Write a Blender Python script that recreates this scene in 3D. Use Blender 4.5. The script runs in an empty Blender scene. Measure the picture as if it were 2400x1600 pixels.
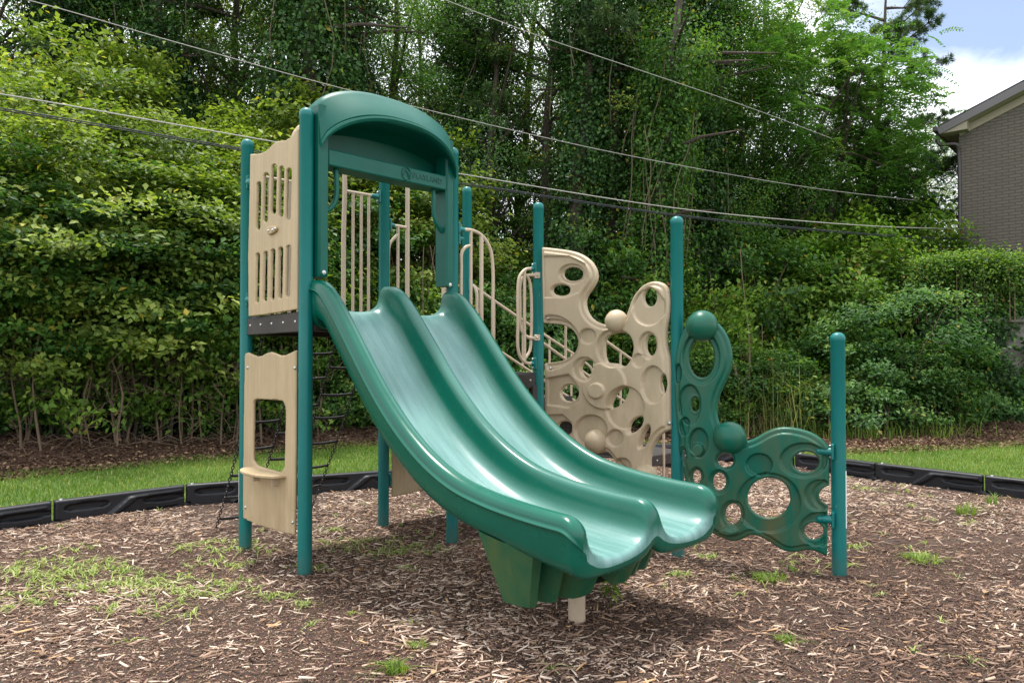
import bpy, math, random
import numpy as np
from mathutils import Matrix, Vector
from math import radians, cos, sin, tan, pi, sqrt

rng = np.random.default_rng(11)
random.seed(5)
SC = bpy.context.scene
COL = SC.collection

# ------------------------------------------------------------------ camera model (metres; camera at origin, 1.4 m up)
F = 1718.; TH = radians(.85); H = 1.4; SH = 50 - F * tan(TH); CY0 = 800 + SH
def ray(px, py):
    x = (px - 1200) / F; u = -(py - CY0) / F
    return np.array([x, cos(TH) - u * sin(TH), sin(TH) + u * cos(TH)])
def ground(px, py, z=0.):
    r = ray(px, py); k = (z - H) / r[2]
    return r * k + np.array([0, 0, H])
def onplane(px, py, A, B):
    r = ray(px, py); n = np.array([B[1] - A[1], A[0] - B[0]]); k = (n @ np.array(A[:2])) / (n @ r[:2])
    return r * k + np.array([0, 0, H])
def atdepth(px, py, Y):
    r = ray(px, py); return r * (Y / r[1]) + np.array([0, 0, H])

# ------------------------------------------------------------------ materials
def new_mat(name):
    m = bpy.data.materials.new(name); m.use_nodes = True
    nt = m.node_tree; nt.nodes.clear()
    out = nt.nodes.new('ShaderNodeOutputMaterial')
    return m, nt, out
def N(nt, t, **k):
    n = nt.nodes.new(t)
    for a, b in k.items(): setattr(n, a, b)
    return n
def ramp(nt, fac, stops):
    r = N(nt, 'ShaderNodeValToRGB')
    els = r.color_ramp.elements
    while len(els) < len(stops): els.new(.5)
    for e, (p, c) in zip(els, stops):
        e.position = p; e.color = (*c, 1) if len(c) == 3 else c
    nt.links.new(fac, r.inputs[0]); return r.outputs[0]
def coords(nt, scale=(1, 1, 1), kind='Object', rot=(0, 0, 0)):
    tc = N(nt, 'ShaderNodeTexCoord'); mp = N(nt, 'ShaderNodeMapping')
    mp.inputs['Scale'].default_value = scale; mp.inputs['Rotation'].default_value = rot
    nt.links.new(tc.outputs[kind], mp.inputs[0]); return mp.outputs[0]
def noise(nt, vec, scale, detail=4, rough=.6, dist=0):
    n = N(nt, 'ShaderNodeTexNoise'); n.inputs['Scale'].default_value = scale
    n.inputs['Detail'].default_value = detail; n.inputs['Roughness'].default_value = rough
    n.inputs['Distortion'].default_value = dist
    if vec is not None: nt.links.new(vec, n.inputs['Vector'])
    return n.outputs[0]
def mixc(nt, fac, a, b, mode='MIX'):
    m = N(nt, 'ShaderNodeMix', data_type='RGBA', blend_type=mode)
    for s, v in ((m.inputs[0], fac), (m.inputs[6], a), (m.inputs[7], b)):
        if isinstance(v, (int, float)): s.default_value = v
        elif isinstance(v, tuple): s.default_value = (*v, 1)
        else: nt.links.new(v, s)
    return m.outputs[2]
def mathn(nt, op, a, b=None, clamp=False):
    m = N(nt, 'ShaderNodeMath', operation=op); m.use_clamp = clamp
    for s, v in zip(m.inputs, (a, b)):
        if v is None: continue
        if isinstance(v, (int, float)): s.default_value = v
        else: nt.links.new(v, s)
    return m.outputs[0]
def bump(nt, h, strength, dist=.01):
    b = N(nt, 'ShaderNodeBump'); b.inputs['Strength'].default_value = strength; b.inputs['Distance'].default_value = dist
    nt.links.new(h, b.inputs['Height']); return b.outputs[0]
def principled(nt, out, col, rough=.5, normal=None, **k):
    p = N(nt, 'ShaderNodeBsdfPrincipled')
    if isinstance(col, tuple): p.inputs['Base Color'].default_value = (*col, 1)
    else: nt.links.new(col, p.inputs['Base Color'])
    if isinstance(rough, (int, float)): p.inputs['Roughness'].default_value = rough
    else: nt.links.new(rough, p.inputs['Roughness'])
    if normal is not None: nt.links.new(normal, p.inputs['Normal'])
    for a, b in k.items(): p.inputs[a].default_value = b
    nt.links.new(p.outputs[0], out.inputs[0]); return p
def attr(nt, name):
    a = N(nt, 'ShaderNodeAttribute', attribute_name=name); return a

M = {}
def mat_plastic(name, c1, c2, rough, grime=None, grime_amt=0., sc=6, grain=0., bmp=.08, coat=0., sheen_wear=None, spec=.4):
    m, nt, out = new_mat(name)
    v = coords(nt)
    n1 = noise(nt, v, sc, 5)
    col = mixc(nt, ramp(nt, n1, [(.3, (0, 0, 0)), (.7, (1, 1, 1))]), c1, c2)
    if grain:
        vg = coords(nt, (45, 45, 2.2)); ng = noise(nt, vg, 1.0, 4, .65)
        g = ramp(nt, ng, [(.35, (0, 0, 0)), (.65, (1, 1, 1))])
        col = mixc(nt, mathn(nt, 'MULTIPLY', g, grain), col, tuple(x * .62 for x in c1))
    if grime:
        ng = noise(nt, coords(nt, (1, 1, .35)), 5, 6, .7)
        tc = N(nt, 'ShaderNodeNewGeometry'); sp = N(nt, 'ShaderNodeSeparateXYZ'); nt.links.new(tc.outputs['Position'], sp.inputs[0])
        low = N(nt, 'ShaderNodeMapRange'); low.inputs[1].default_value = 1.7; low.inputs[2].default_value = .2
        low.inputs[3].default_value = .25; low.inputs[4].default_value = 1.; nt.links.new(sp.outputs[2], low.inputs[0])
        gm = mathn(nt, 'MULTIPLY', ramp(nt, ng, [(.42, (0, 0, 0)), (.68, (1, 1, 1))]), low.outputs[0])
        col = mixc(nt, mathn(nt, 'MULTIPLY', gm, grime_amt), col, grime)
    if sheen_wear:  # streaky scuffs plus a sky sheen painted into the base colour
        a = attr(nt, 'sheen_wear')
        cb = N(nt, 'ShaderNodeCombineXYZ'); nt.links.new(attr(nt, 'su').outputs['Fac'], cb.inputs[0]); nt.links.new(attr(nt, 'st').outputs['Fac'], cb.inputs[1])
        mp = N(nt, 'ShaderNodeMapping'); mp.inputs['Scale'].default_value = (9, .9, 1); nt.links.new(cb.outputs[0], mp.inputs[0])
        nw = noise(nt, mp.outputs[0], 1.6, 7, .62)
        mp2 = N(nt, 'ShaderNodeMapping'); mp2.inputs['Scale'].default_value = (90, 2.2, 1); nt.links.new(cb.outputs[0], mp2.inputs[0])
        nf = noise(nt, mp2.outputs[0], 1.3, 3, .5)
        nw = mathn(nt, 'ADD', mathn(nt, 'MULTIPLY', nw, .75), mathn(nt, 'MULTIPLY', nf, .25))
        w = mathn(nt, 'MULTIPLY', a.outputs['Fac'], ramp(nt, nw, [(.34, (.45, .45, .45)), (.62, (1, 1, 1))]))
        dsp = noise(nt, coords(nt), 38, 3, .8); dm = mathn(nt, 'MULTIPLY', mathn(nt, 'MULTIPLY', ramp(nt, dsp, [(.66, (0, 0, 0)), (.72, (1, 1, 1))]), attr(nt, 'sheen_wear').outputs['Fac']), .35)
        col = mixc(nt, w, col, sheen_wear); col = mixc(nt, dm, col, (.09, .085, .06))
    if name == 'teal_post':
        g2 = N(nt, 'ShaderNodeNewGeometry'); sx = N(nt, 'ShaderNodeSeparateXYZ'); nt.links.new(g2.outputs['Position'], sx.inputs[0])
        lo = N(nt, 'ShaderNodeMapRange'); lo.inputs[1].default_value = .22; lo.inputs[2].default_value = .0; nt.links.new(sx.outputs[2], lo.inputs[0])
        md = mathn(nt, 'MULTIPLY', lo.outputs[0], ramp(nt, noise(nt, v, 26, 5, .8), [(.35, (0, 0, 0)), (.6, (1, 1, 1))]))
        col = mixc(nt, mathn(nt, 'MULTIPLY', md, .75), col, (.09, .06, .04))
        ch = ramp(nt, noise(nt, coords(nt, (1, 1, .4)), 55, 2, .5), [(.735, (0, 0, 0)), (.75, (1, 1, 1))])
        col = mixc(nt, mathn(nt, 'MULTIPLY', ch, .6), col, (.25, .30, .28))
        fd = noise(nt, coords(nt, (3, 3, .7)), 3, 3, .5); col = mixc(nt, mathn(nt, 'MULTIPLY', fd, .22), col, (.02, .19, .17))
    nb = noise(nt, v, 160, 2); nr = noise(nt, v, 14, 4)
    r = N(nt, 'ShaderNodeMapRange'); nt.links.new(nr, r.inputs[0])
    r.inputs[3].default_value = rough - .07; r.inputs[4].default_value = rough + .1
    p = principled(nt, out, col, r.outputs[0], bump(nt, nb, bmp, .002)); p.inputs['Specular IOR Level'].default_value = spec
    if coat: p.inputs['Coat Weight'].default_value = coat; p.inputs['Coat Roughness'].default_value = .15
    M[name] = m; return m
mat_plastic('teal_post', (.0, .14, .135), (.0, .155, .148), .36, (.02, .06, .04), .25)
mat_plastic('green_plastic', (.0, .088, .056), (.0, .10, .064), .24, coat=.0, sheen_wear=(.20, .35, .34), bmp=.05)  # pale tint paints the sky's reflection on the scuffed bed
mat_plastic('green_hood', (.0, .085, .062), (.001, .098, .072), .42, spec=.3, bmp=.1)
mat_plastic('green_climber', (.0, .09, .058), (.001, .108, .07), .34, (.085, .09, .04), .95, spec=.32)
mat_plastic('green_support', (.006, .085, .040), (.010, .10, .048), .5, (.075, .115, .035), .8, grain=.2)
mat_plastic('tan_plastic', (.44, .345, .235), (.48, .38, .26), .42, (.22, .19, .09), .7)
mat_plastic('tan_board', (.47, .355, .21), (.53, .405, .25), .6, (.25, .18, .09), .45, grain=.36, sc=3)
mat_plastic('tan_metal', (.48, .385, .28), (.52, .42, .31), .38, (.25, .17, .1), .35)
mat_plastic('black_plastic', (.009, .010, .013), (.016, .017, .021), .45, bmp=.2)
mat_plastic('deck_rubber', (.028, .022, .02), (.045, .036, .032), .5, bmp=.4)
mat_plastic('chain_black', (.012, .012, .013), (.02, .019, .019), .35)
def simple(name, col, rough=.5, metal=0.):
    m, nt, out = new_mat(name)
    n = noise(nt, coords(nt), 30, 3)
    c = mixc(nt, n, tuple(x * .85 for x in col), tuple(min(1, x * 1.12) for x in col))
    principled(nt, out, c, rough, Metallic=metal); M[name] = m
simple('steel', (.5, .5, .48), .3, .9)
simple('sticker', (.75, .75, .74), .5)
simple('wire_grey', (.40, .37, .36), .5); simple('wire_black', (.03, .03, .045), .4)
simple('gutter', (.055, .045, .05), .45); simple('trim_tan', (.30, .26, .19), .6); simple('fascia', (.13, .12, .125), .55)
simple('twig', (.16, .11, .075), .9); simple('dead_vine', (.12, .095, .06), .9)
simple('underside', (.01, .01, .01), .6)

def mat_leaf(name, dark, mid, light, odd=(.30, .25, .03), odd_at=.97, rough=.42, trans=.35):
    m, nt, out = new_mat(name)
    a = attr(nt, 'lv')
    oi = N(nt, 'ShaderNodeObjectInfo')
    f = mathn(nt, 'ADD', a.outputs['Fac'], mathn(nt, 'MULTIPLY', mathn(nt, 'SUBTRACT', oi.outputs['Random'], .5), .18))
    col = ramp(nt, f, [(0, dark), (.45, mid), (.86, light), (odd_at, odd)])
    p = N(nt, 'ShaderNodeBsdfPrincipled'); nt.links.new(col, p.inputs['Base Color']); p.inputs['Roughness'].default_value = rough + .12
    p.inputs['Specular IOR Level'].default_value = .32
    t = N(nt, 'ShaderNodeBsdfTranslucent')
    tc = mixc(nt, 1.0, col, (1.15, 1.25, .45), 'MULTIPLY'); nt.links.new(tc, t.inputs[0])
    mx = N(nt, 'ShaderNodeMixShader'); mx.inputs[0].default_value = trans * 1.2
    nt.links.new(p.outputs[0], mx.inputs[1]); nt.links.new(t.outputs[0], mx.inputs[2]); nt.links.new(mx.outputs[0], out.inputs[0])
    M[name] = m
mat_leaf('leaf_forest', (.02, .065, .012), (.06, .15, .026), (.17, .30, .05))
mat_leaf('leaf_yellow', (.055, .105, .018), (.185, .26, .045), (.42, .48, .12), odd=(.45, .36, .05), odd_at=.98)
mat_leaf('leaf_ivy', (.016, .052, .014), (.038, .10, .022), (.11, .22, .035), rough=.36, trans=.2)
mat_leaf('leaf_vine', (.05, .12, .018), (.15, .27, .038), (.34, .45, .09), odd=(.33, .13, .05), odd_at=.985)
mat_leaf('leaf_fern', (.03, .095, .026), (.085, .19, .045), (.22, .36, .09))
mat_leaf('needle', (.035, .075, .022), (.06, .12, .035), (.12, .18, .05), odd=(.28, .13, .05), odd_at=.985, trans=.15)
mat_leaf('grass_blade', (.075, .15, .018), (.14, .235, .035), (.26, .34, .075), odd=(.45, .4, .16), odd_at=.97, rough=.5, trans=.3)
mat_leaf('weed_leaf', (.11, .18, .04), (.24, .33, .085), (.42, .48, .17), odd=(.45, .38, .2), odd_at=.97, rough=.5, trans=.25)
mat_leaf('straw', (.12, .10, .035), (.12, .2, .04), (.38, .36, .15), odd=(.42, .34, .18), rough=.6)
mat_leaf('litter', (.05, .028, .018), (.13, .075, .045), (.28, .18, .11), odd=(.35, .25, .14), rough=.8, trans=0.)

def mat_bark():
    m, nt, out = new_mat('bark')
    n = noise(nt, coords(nt, (9, 9, 1.6)), 2.5, 6, .7)
    col = ramp(nt, n, [(.3, (.025, .018, .013)), (.55, (.075, .055, .042)), (.75, (.13, .10, .08))])
    principled(nt, out, col, .9, bump(nt, n, 1., .03)); M['bark'] = m
mat_bark()

def mat_chip():
    m, nt, out = new_mat('wood_chip')
    a = attr(nt, 'lv')
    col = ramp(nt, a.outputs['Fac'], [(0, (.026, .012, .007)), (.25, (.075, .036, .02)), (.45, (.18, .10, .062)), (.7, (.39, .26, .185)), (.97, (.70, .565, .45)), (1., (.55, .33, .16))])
    n = noise(nt, coords(nt, (1, 1, 1)), 120, 3)
    col = mixc(nt, mathn(nt, 'MULTIPLY', n, .3), col, (.12, .08, .06), 'MIX')
    principled(nt, out, col, .75, bump(nt, n, .5, .003)); M['wood_chip'] = m
mat_chip()
def mat_mulch():
    m, nt, out = new_mat('mulch')
    v = coords(nt)
    big = noise(nt, v, .9, 4, .6)
    vo = N(nt, 'ShaderNodeTexVoronoi'); vo.inputs['Scale'].default_value = 70; vo.inputs['Randomness'].default_value = 1
    dv = coords(nt, (1, .4, 1)); nt.links.new(dv, vo.inputs['Vector'])
    n2 = noise(nt, v, 90, 6, .8, .6)
    c1 = ramp(nt, n2, [(.3, (.018, .009, .006)), (.5, (.062, .032, .02)), (.66, (.145, .082, .054)), (.85, (.32, .215, .16))])
    c2 = mixc(nt, .35, c1, vo.outputs['Color'], 'SOFT_LIGHT')
    col = mixc(nt, ramp(nt, big, [(.35, (0, 0, 0)), (.65, (.55, .55, .55))]), c2, (.045, .029, .021))
    principled(nt, out, col, .9, bump(nt, n2, .9, .012)); M['mulch'] = m
mat_mulch()
def mat_soil():
    m, nt, out = new_mat('soil')
    v = coords(nt); a = attr(nt, 'lawn')
    n2 = noise(nt, v, 22, 6, .75, .4); n3 = noise(nt, v, 120, 4, .8)
    s = ramp(nt, n2, [(.3, (.035, .018, .012)), (.55, (.13, .068, .045)), (.8, (.24, .15, .11))])
    g = ramp(nt, n3, [(.3, (.035, .07, .012)), (.7, (.11, .19, .03))])
    f = mathn(nt, 'ADD', a.outputs['Fac'], mathn(nt, 'MULTIPLY', mathn(nt, 'SUBTRACT', n2, .5), .9), True)
    col = mixc(nt, ramp(nt, f, [(.4, (0, 0, 0)), (.6, (1, 1, 1))]), s, g)
    principled(nt, out, col, .92, bump(nt, n2, .8, .03)); M['soil'] = m
mat_soil()
def mat_brick():
    m, nt, out = new_mat('painted_brick')
    v = coords(nt, (1, 1, 1))
    tc = N(nt, 'ShaderNodeSeparateXYZ'); nt.links.new(v, tc.inputs[0])
    cb = N(nt, 'ShaderNodeCombineXYZ'); nt.links.new(tc.outputs[0], cb.inputs[0]); nt.links.new(tc.outputs[2], cb.inputs[1])
    b = N(nt, 'ShaderNodeTexBrick'); nt.links.new(cb.outputs[0], b.inputs['Vector'])
    b.inputs['Scale'].default_value = 1; b.inputs['Brick Width'].default_value = .24; b.inputs['Row Height'].default_value = .07
    b.inputs['Mortar Size'].default_value = .013; b.inputs['Mortar Smooth'].default_value = .3
    b.inputs['Color1'].default_value = (.125, .104, .082, 1); b.inputs['Color2'].default_value = (.145, .122, .098, 1); b.inputs['Mortar'].default_value = (.08, .068, .055, 1)
    n = noise(nt, v, 1.2, 4)
    col = mixc(nt, mathn(nt, 'MULTIPLY', n, .5), b.outputs['Color'], (.09, .08, .068))
    h = mathn(nt, 'SUBTRACT', 1., b.outputs['Fac'])
    principled(nt, out, col, .75, bump(nt, h, 1., .03)); M['painted_brick'] = m
mat_brick()
def mat_tex(name, c1, c2, sc, rough=.85, b=.6):
    m, nt, out = new_mat(name)
    n = noise(nt, coords(nt), sc, 6, .7)
    principled(nt, out, ramp(nt, n, [(.3, c1), (.7, c2)]), rough, bump(nt, n, b, .02)); M[name] = m
mat_tex('concrete', (.10, .09, .08), (.24, .22, .20), 5)
mat_tex('shingle', (.02, .02, .022), (.055, .052, .055), 18)
mat_tex('leaf_mould', (.02, .018, .010), (.05, .045, .02), 6)
def mat_perf():
    m, nt, out = new_mat('perforated_deck')
    v = coords(nt, (1, 1, 1)); vo = N(nt, 'ShaderNodeTexVoronoi'); vo.inputs['Scale'].default_value = 30; vo.inputs['Randomness'].default_value = 0.
    nt.links.new(v, vo.inputs['Vector'])
    col = ramp(nt, vo.outputs['Distance'], [(.27, (.004, .004, .004)), (.33, (.05, .045, .045))])
    principled(nt, out, col, .45, bump(nt, vo.outputs['Distance'], .4, .01)); M['perforated_deck'] = m
mat_perf()

# ------------------------------------------------------------------ object helpers
def link(o, parent=None, mats=()):
    COL.objects.link(o)
    if parent is not None: o.parent = parent
    return o
def tag(o, label=None, cat=None, group=None, kind=None):
    if label: o['label'] = label
    if cat: o['category'] = cat
    if group: o['group'] = group
    if kind: o['kind'] = kind
    return o
def empty(name, loc=(0, 0, 0), rz=0., parent=None):
    o = bpy.data.objects.new(name, None); o.location = loc; o.rotation_euler = (0, 0, rz); o.empty_display_size = .2
    return link(o, parent)
def mesh_np(name, V, Fc, mat, smooth=True, lv=None, parent=None, attrs=None, linkit=True):
    """V (n,3); Fc (m,k) integer array or list of such arrays"""
    if not isinstance(Fc, list): Fc = [Fc]
    Fc = [np.asarray(f, dtype=np.int32) for f in Fc if len(f)]
    me = bpy.data.meshes.new(name)
    V = np.asarray(V, dtype=np.float32)
    me.vertices.add(len(V)); me.vertices.foreach_set('co', V.ravel())
    tot = np.concatenate([np.full(len(f), f.shape[1], dtype=np.int32) for f in Fc])
    idx = np.concatenate([f.ravel() for f in Fc])
    st = np.concatenate([[0], np.cumsum(tot)[:-1]]).astype(np.int32)
    me.loops.add(len(idx)); me.loops.foreach_set('vertex_index', idx)
    me.polygons.add(len(tot)); me.polygons.foreach_set('loop_start', st); me.polygons.foreach_set('loop_total', tot)
    me.update(calc_edges=True)
    if smooth: me.polygons.foreach_set('use_smooth', np.ones(len(tot), dtype=bool))
    if lv is not None:
        a = me.attributes.new('lv', 'FLOAT', 'FACE'); a.data.foreach_set('value', np.asarray(lv, dtype=np.float32))
    for k, v in (attrs or {}).items():
        a = me.attributes.new(k, 'FLOAT', 'POINT'); a.data.foreach_set('value', np.asarray(v, dtype=np.float32))
    me.materials.append(M[mat] if isinstance(mat, str) else mat)
    if not linkit: return me
    o = bpy.data.objects.new(name, me); return link(o, parent)
class MB:
    def __init__(s): s.v = []; s.f = []
    def add(s, V, Fs):
        b = len(s.v); s.v += [tuple(x) for x in V]; s.f += [tuple(i + b for i in f) for f in Fs]; return s
    def box(s, c, sx, sy, sz, ax=(1, 0, 0), ay=(0, 1, 0), bev=0.):
        c = Vector(c); ax = Vector(ax).normalized(); ay = Vector(ay).normalized(); az = ax.cross(ay)
        if bev <= 0:
            vs = [c + ax * (i * sx / 2) + ay * (j * sy / 2) + az * (k * sz / 2) for k in (-1, 1) for j in (-1, 1) for i in (-1, 1)]
            return s.add(vs, [(0, 2, 3, 1), (4, 5, 7, 6), (0, 1, 5, 4), (2, 6, 7, 3), (0, 4, 6, 2), (1, 3, 7, 5)])
        vs = []; hx, hy, hz = sx / 2, sy / 2, sz / 2
        idx = {}
        for i in (-1, 1):
            for j in (-1, 1):
                for k in (-1, 1):
                    for a in range(3):
                        p = [hx - bev, hy - bev, hz - bev]; p[a] += bev
                        idx[(i, j, k, a)] = len(vs); vs.append(c + ax * (i * p[0]) + ay * (j * p[1]) + az * (k * p[2]))
        fs = []
        q = [(-1, -1), (1, -1), (1, 1), (-1, 1)]
        for sg in (-1, 1):
            fs.append(tuple(idx[(sg, a, b, 0)] for a, b in (q if sg > 0 else q[::-1])))
            fs.append(tuple(idx[(b, sg, a, 1)] for a, b in (q if sg > 0 else q[::-1])))
            fs.append(tuple(idx[(a, b, sg, 2)] for a, b in (q if sg > 0 else q[::-1])))
        for i in (-1, 1):
            for j in (-1, 1):
                fs.append((idx[(i, j, -1, 0)], idx[(i, j, 1, 0)], idx[(i, j, 1, 1)], idx[(i, j, -1, 1)]))
                fs.append((idx[(i, -1, j, 0)], idx[(i, 1, j, 0)], idx[(i, 1, j, 2)], idx[(i, -1, j, 2)]))
                fs.append((idx[(-1, i, j, 1)], idx[(1, i, j, 1)], idx[(1, i, j, 2)], idx[(-1, i, j, 2)]))
                for k in (-1, 1): fs.append(tuple(idx[(i, j, k, a)] for a in range(3)))
        return s.add(vs, fs)
    def tube(s, pts, r, n=12, caps=True, closed=False):
        pts = [Vector(p) for p in pts]; m = len(pts)
        rs = r if isinstance(r, (list, tuple)) else [r] * m
        vs = []; prev = None
        for i, p in enumerate(pts):
            if closed: t = (pts[(i + 1) % m] - pts[i - 1])
            else: t = (pts[min(i + 1, m - 1)] - pts[max(i - 1, 0)])
            t = t.normalized() if t.length > 1e-9 else Vector((0, 0, 1))
            if prev is None:
                a = Vector((0, 0, 1)) if abs(t.z) < .9 else Vector((1, 0, 0)); u = t.cross(a).normalized()
            else:
                u = prev - t * prev.dot(t); u = u.normalized() if u.length > 1e-6 else t.orthogonal().normalized()
            prev = u; w = t.cross(u)
            for k in range(n):
                an = 2 * pi * k / n; vs.append(p + (u * cos(an) + w * sin(an)) * rs[i])
        fs = []
        for i in range(m if closed else m - 1):
            j = (i + 1) % m
            for k in range(n):
                k2 = (k + 1) % n; fs.append((i * n + k, i * n + k2, j * n + k2, j * n + k))
        if caps and not closed:
            fs.append(tuple(range(n))[::-1]); fs.append(tuple((m - 1) * n + k for k in range(n)))
        return s.add(vs, fs)
    def lathe(s, c, prof, n=32, axis=(0, 0, 1)):
        c = Vector(c); a = Vector(axis).normalized(); u = a.orthogonal().normalized(); w = a.cross(u)
        vs = []
        for r, h in prof:
            for k in range(n):
                an = 2 * pi * k / n; vs.append(c + a * h + (u * cos(an) + w * sin(an)) * max(r, 1e-5))
        m = len(prof); fs = []
        for i in range(m - 1):
            for k in range(n):
                k2 = (k + 1) % n; fs.append((i * n + k, i * n + k2, (i + 1) * n + k2, (i + 1) * n + k))
        return s.add(vs, fs)
    def sphere(s, c, r, n=28, m=18, sq=(1, 1, 1)):
        c = Vector(c); vs = []; fs = []
        for i in range(m + 1):
            th = pi * i / m
            for k in range(n):
                an = 2 * pi * k / n; vs.append(c + Vector((sin(th) * cos(an) * sq[0], sin(th) * sin(an) * sq[1], cos(th) * sq[2])) * r)
        for i in range(m):
            for k in range(n):
                k2 = (k + 1) % n; fs.append((i * n + k, (i + 1) * n + k, (i + 1) * n + k2, i * n + k2))
        return s.add(vs, fs)
    def mesh(s, name, mat, smooth=True):
        me = bpy.data.meshes.new(name); me.from_pydata(s.v, [], s.f); me.validate(); me.materials.append(M[mat])
        if smooth:
            me.polygons.foreach_set('use_smooth', np.ones(len(me.polygons), dtype=bool))
            try: me.set_sharp_from_angle(angle=radians(38))
            except Exception: pass
        return me
    def build(s, name, mat, parent=None, smooth=True):
        return link(bpy.data.objects.new(name, s.mesh(name, mat, smooth)), parent)
def catmull(P, n):
    P = np.asarray(P, float); d = np.r_[0, np.cumsum(np.linalg.norm(np.diff(P, axis=0), axis=1) ** .5)]
    out = []
    x = np.linspace(0, d[-1], n)
    Q = np.vstack([2 * P[0] - P[1], P, 2 * P[-1] - P[-2]]); dd = np.r_[d[0] - (d[1] - d[0]), d, d[-1] + (d[-1] - d[-2])]
    for t in x:
        i = int(np.clip(np.searchsorted(d, t, 'right') - 1, 0, len(P) - 2)) + 1
        t0, t1, t2, t3 = dd[i - 1], dd[i], dd[i + 1], dd[i + 2]; p0, p1, p2, p3 = Q[i - 1], Q[i], Q[i + 1], Q[i + 2]
        A1 = (t1 - t) / (t1 - t0) * p0 + (t - t0) / (t1 - t0) * p1; A2 = (t2 - t) / (t2 - t1) * p1 + (t - t1) / (t2 - t1) * p2; A3 = (t3 - t) / (t3 - t2) * p2 + (t - t2) / (t3 - t2) * p3
        B1 = (t2 - t) / (t2 - t0) * A1 + (t - t0) / (t2 - t0) * A2; B2 = (t3 - t) / (t3 - t1) * A2 + (t - t1) / (t3 - t1) * A3
        out.append((t2 - t) / (t2 - t1) * B1 + (t - t1) / (t2 - t1) * B2)
    return np.array(out)
def smooth_closed(P, k=3):
    P = np.asarray(P, float)
    for _ in range(k):   # corner cutting
        Q = np.roll(P, -1, 0); P = np.stack([.75 * P + .25 * Q, .25 * P + .75 * Q], 1).reshape(-1, P.shape[1])
    return P
def ell(cx, cy, rx, ry, n=40, rot=0.):
    a = np.linspace(0, 2 * pi, n, endpoint=False); x = rx * np.cos(a); y = ry * np.sin(a); c, s = cos(rot), sin(rot)
    return np.stack([cx + x * c - y * s, cy + x * s + y * c], 1)

# ------------------------------------------------------------------ moulded panels from 2-D outlines (rounded slab with holes and relief)
def sdf_poly(P, pts):
    A = P; B = np.roll(P, -1, 0); E_ = B - A; L2 = (E_ ** 2).sum(1) + 1e-12
    out = np.empty(len(pts))
    for i in range(0, len(pts), 20000):
        p = pts[i:i + 20000][:, None, :]; w = p - A[None]
        t = np.clip((w * E_).sum(2) / L2, 0, 1); dd = w - E_ * t[..., None]; d = np.sqrt((dd ** 2).sum(2)).min(1)
        c1 = (A[None, :, 1] <= p[..., 1]) != (B[None, :, 1] <= p[..., 1])
        xs = A[None, :, 0] + (p[..., 1] - A[None, :, 1]) / np.where(np.abs(E_[:, 1]) < 1e-12, 1e-12, E_[:, 1])[None] * E_[None, :, 0]
        ins = (c1 & (xs > p[..., 0])).sum(1) % 2 == 1
        out[i:i + 20000] = np.where(ins, -d, d)
    return out
def sst(x): x = np.clip(x, 0, 1); return x * x * (3 - 2 * x)
def slab(name, outline, holes, feats, thick, rad, res, mat, parent=None, linkit=True, plateau=None):
    """local frame: x along, z up, front faces -y"""
    def D(p):
        d = sdf_poly(outline, p)
        for h in holes: d = np.maximum(d, -sdf_poly(h, p))
        return d
    lo = outline.min(0) - res; hi = outline.max(0) + res
    nx = int((hi[0] - lo[0]) / res) + 2; nz = int((hi[1] - lo[1]) / res) + 2
    X, Z = np.meshgrid(lo[0] + np.arange(nx) * res, lo[1] + np.arange(nz) * res, indexing='ij')
    P = np.stack([X.ravel(), Z.ravel()], 1); d = D(P)
    C = P.reshape(nx, nz, 2)[:-1, :-1].reshape(-1, 2) + res / 2
    dc = D(C); inside = (dc < 0).reshape(nx - 1, nz - 1)
    ii, jj = np.nonzero(inside)
    a = ii * nz + jj; quads = np.stack([a, a + nz, a + nz + 1, a + 1], 1)
    cnt = np.zeros(nx * nz, int); np.add.at(cnt, quads.ravel(), 1)
    used = cnt > 0; bnd = used & (cnt < 4)
    Q = P.copy(); bi = np.nonzero(bnd)[0]
    for _ in range(3):
        p = Q[bi]; e = 1e-3; d0 = D(p)
        g = np.stack([D(p + [e, 0]) - D(p - [e, 0]), D(p + [0, e]) - D(p - [0, e])], 1) / (2 * e)
        g /= np.maximum(np.linalg.norm(g, axis=1), .3)[:, None]
        Q[bi] = p - g * np.clip(d0, -res, res)[:, None]
    d[bi] = 0
    h = thick / 2 * np.sqrt(1 - (1 - np.clip(-d / rad, 0, 1)) ** 2)
    rel = np.zeros(len(P))
    if plateau: rel += plateau[1] * 1.5 * sst((-sdf_poly(outline, P) - plateau[0]) / .010)
    for poly, dh, soft in feats:
        s = -sdf_poly(poly, P); rel += dh * 1.75 * sst(s / (soft * .62) + .5)
    rel *= np.clip(-d / rad, 0, 1)
    remap = -np.ones(nx * nz, int); ui = np.nonzero(used)[0]; remap[ui] = np.arange(len(ui))
    Vf = np.stack([Q[ui, 0], -(h + rel)[ui], Q[ui, 1]], 1)
    nf = len(ui)
    intr = ~bnd[ui]; rb = np.arange(nf); rb[intr] = nf + np.arange(intr.sum())
    Vb = np.stack([Q[ui, 0], (h)[ui], Q[ui, 1]], 1)[intr]
    qf = remap[quads]; qb = rb[qf][:, ::-1]
    return mesh_np(name, np.vstack([Vf, Vb]), np.vstack([qf, qb]), mat, parent=parent, linkit=linkit)

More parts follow.
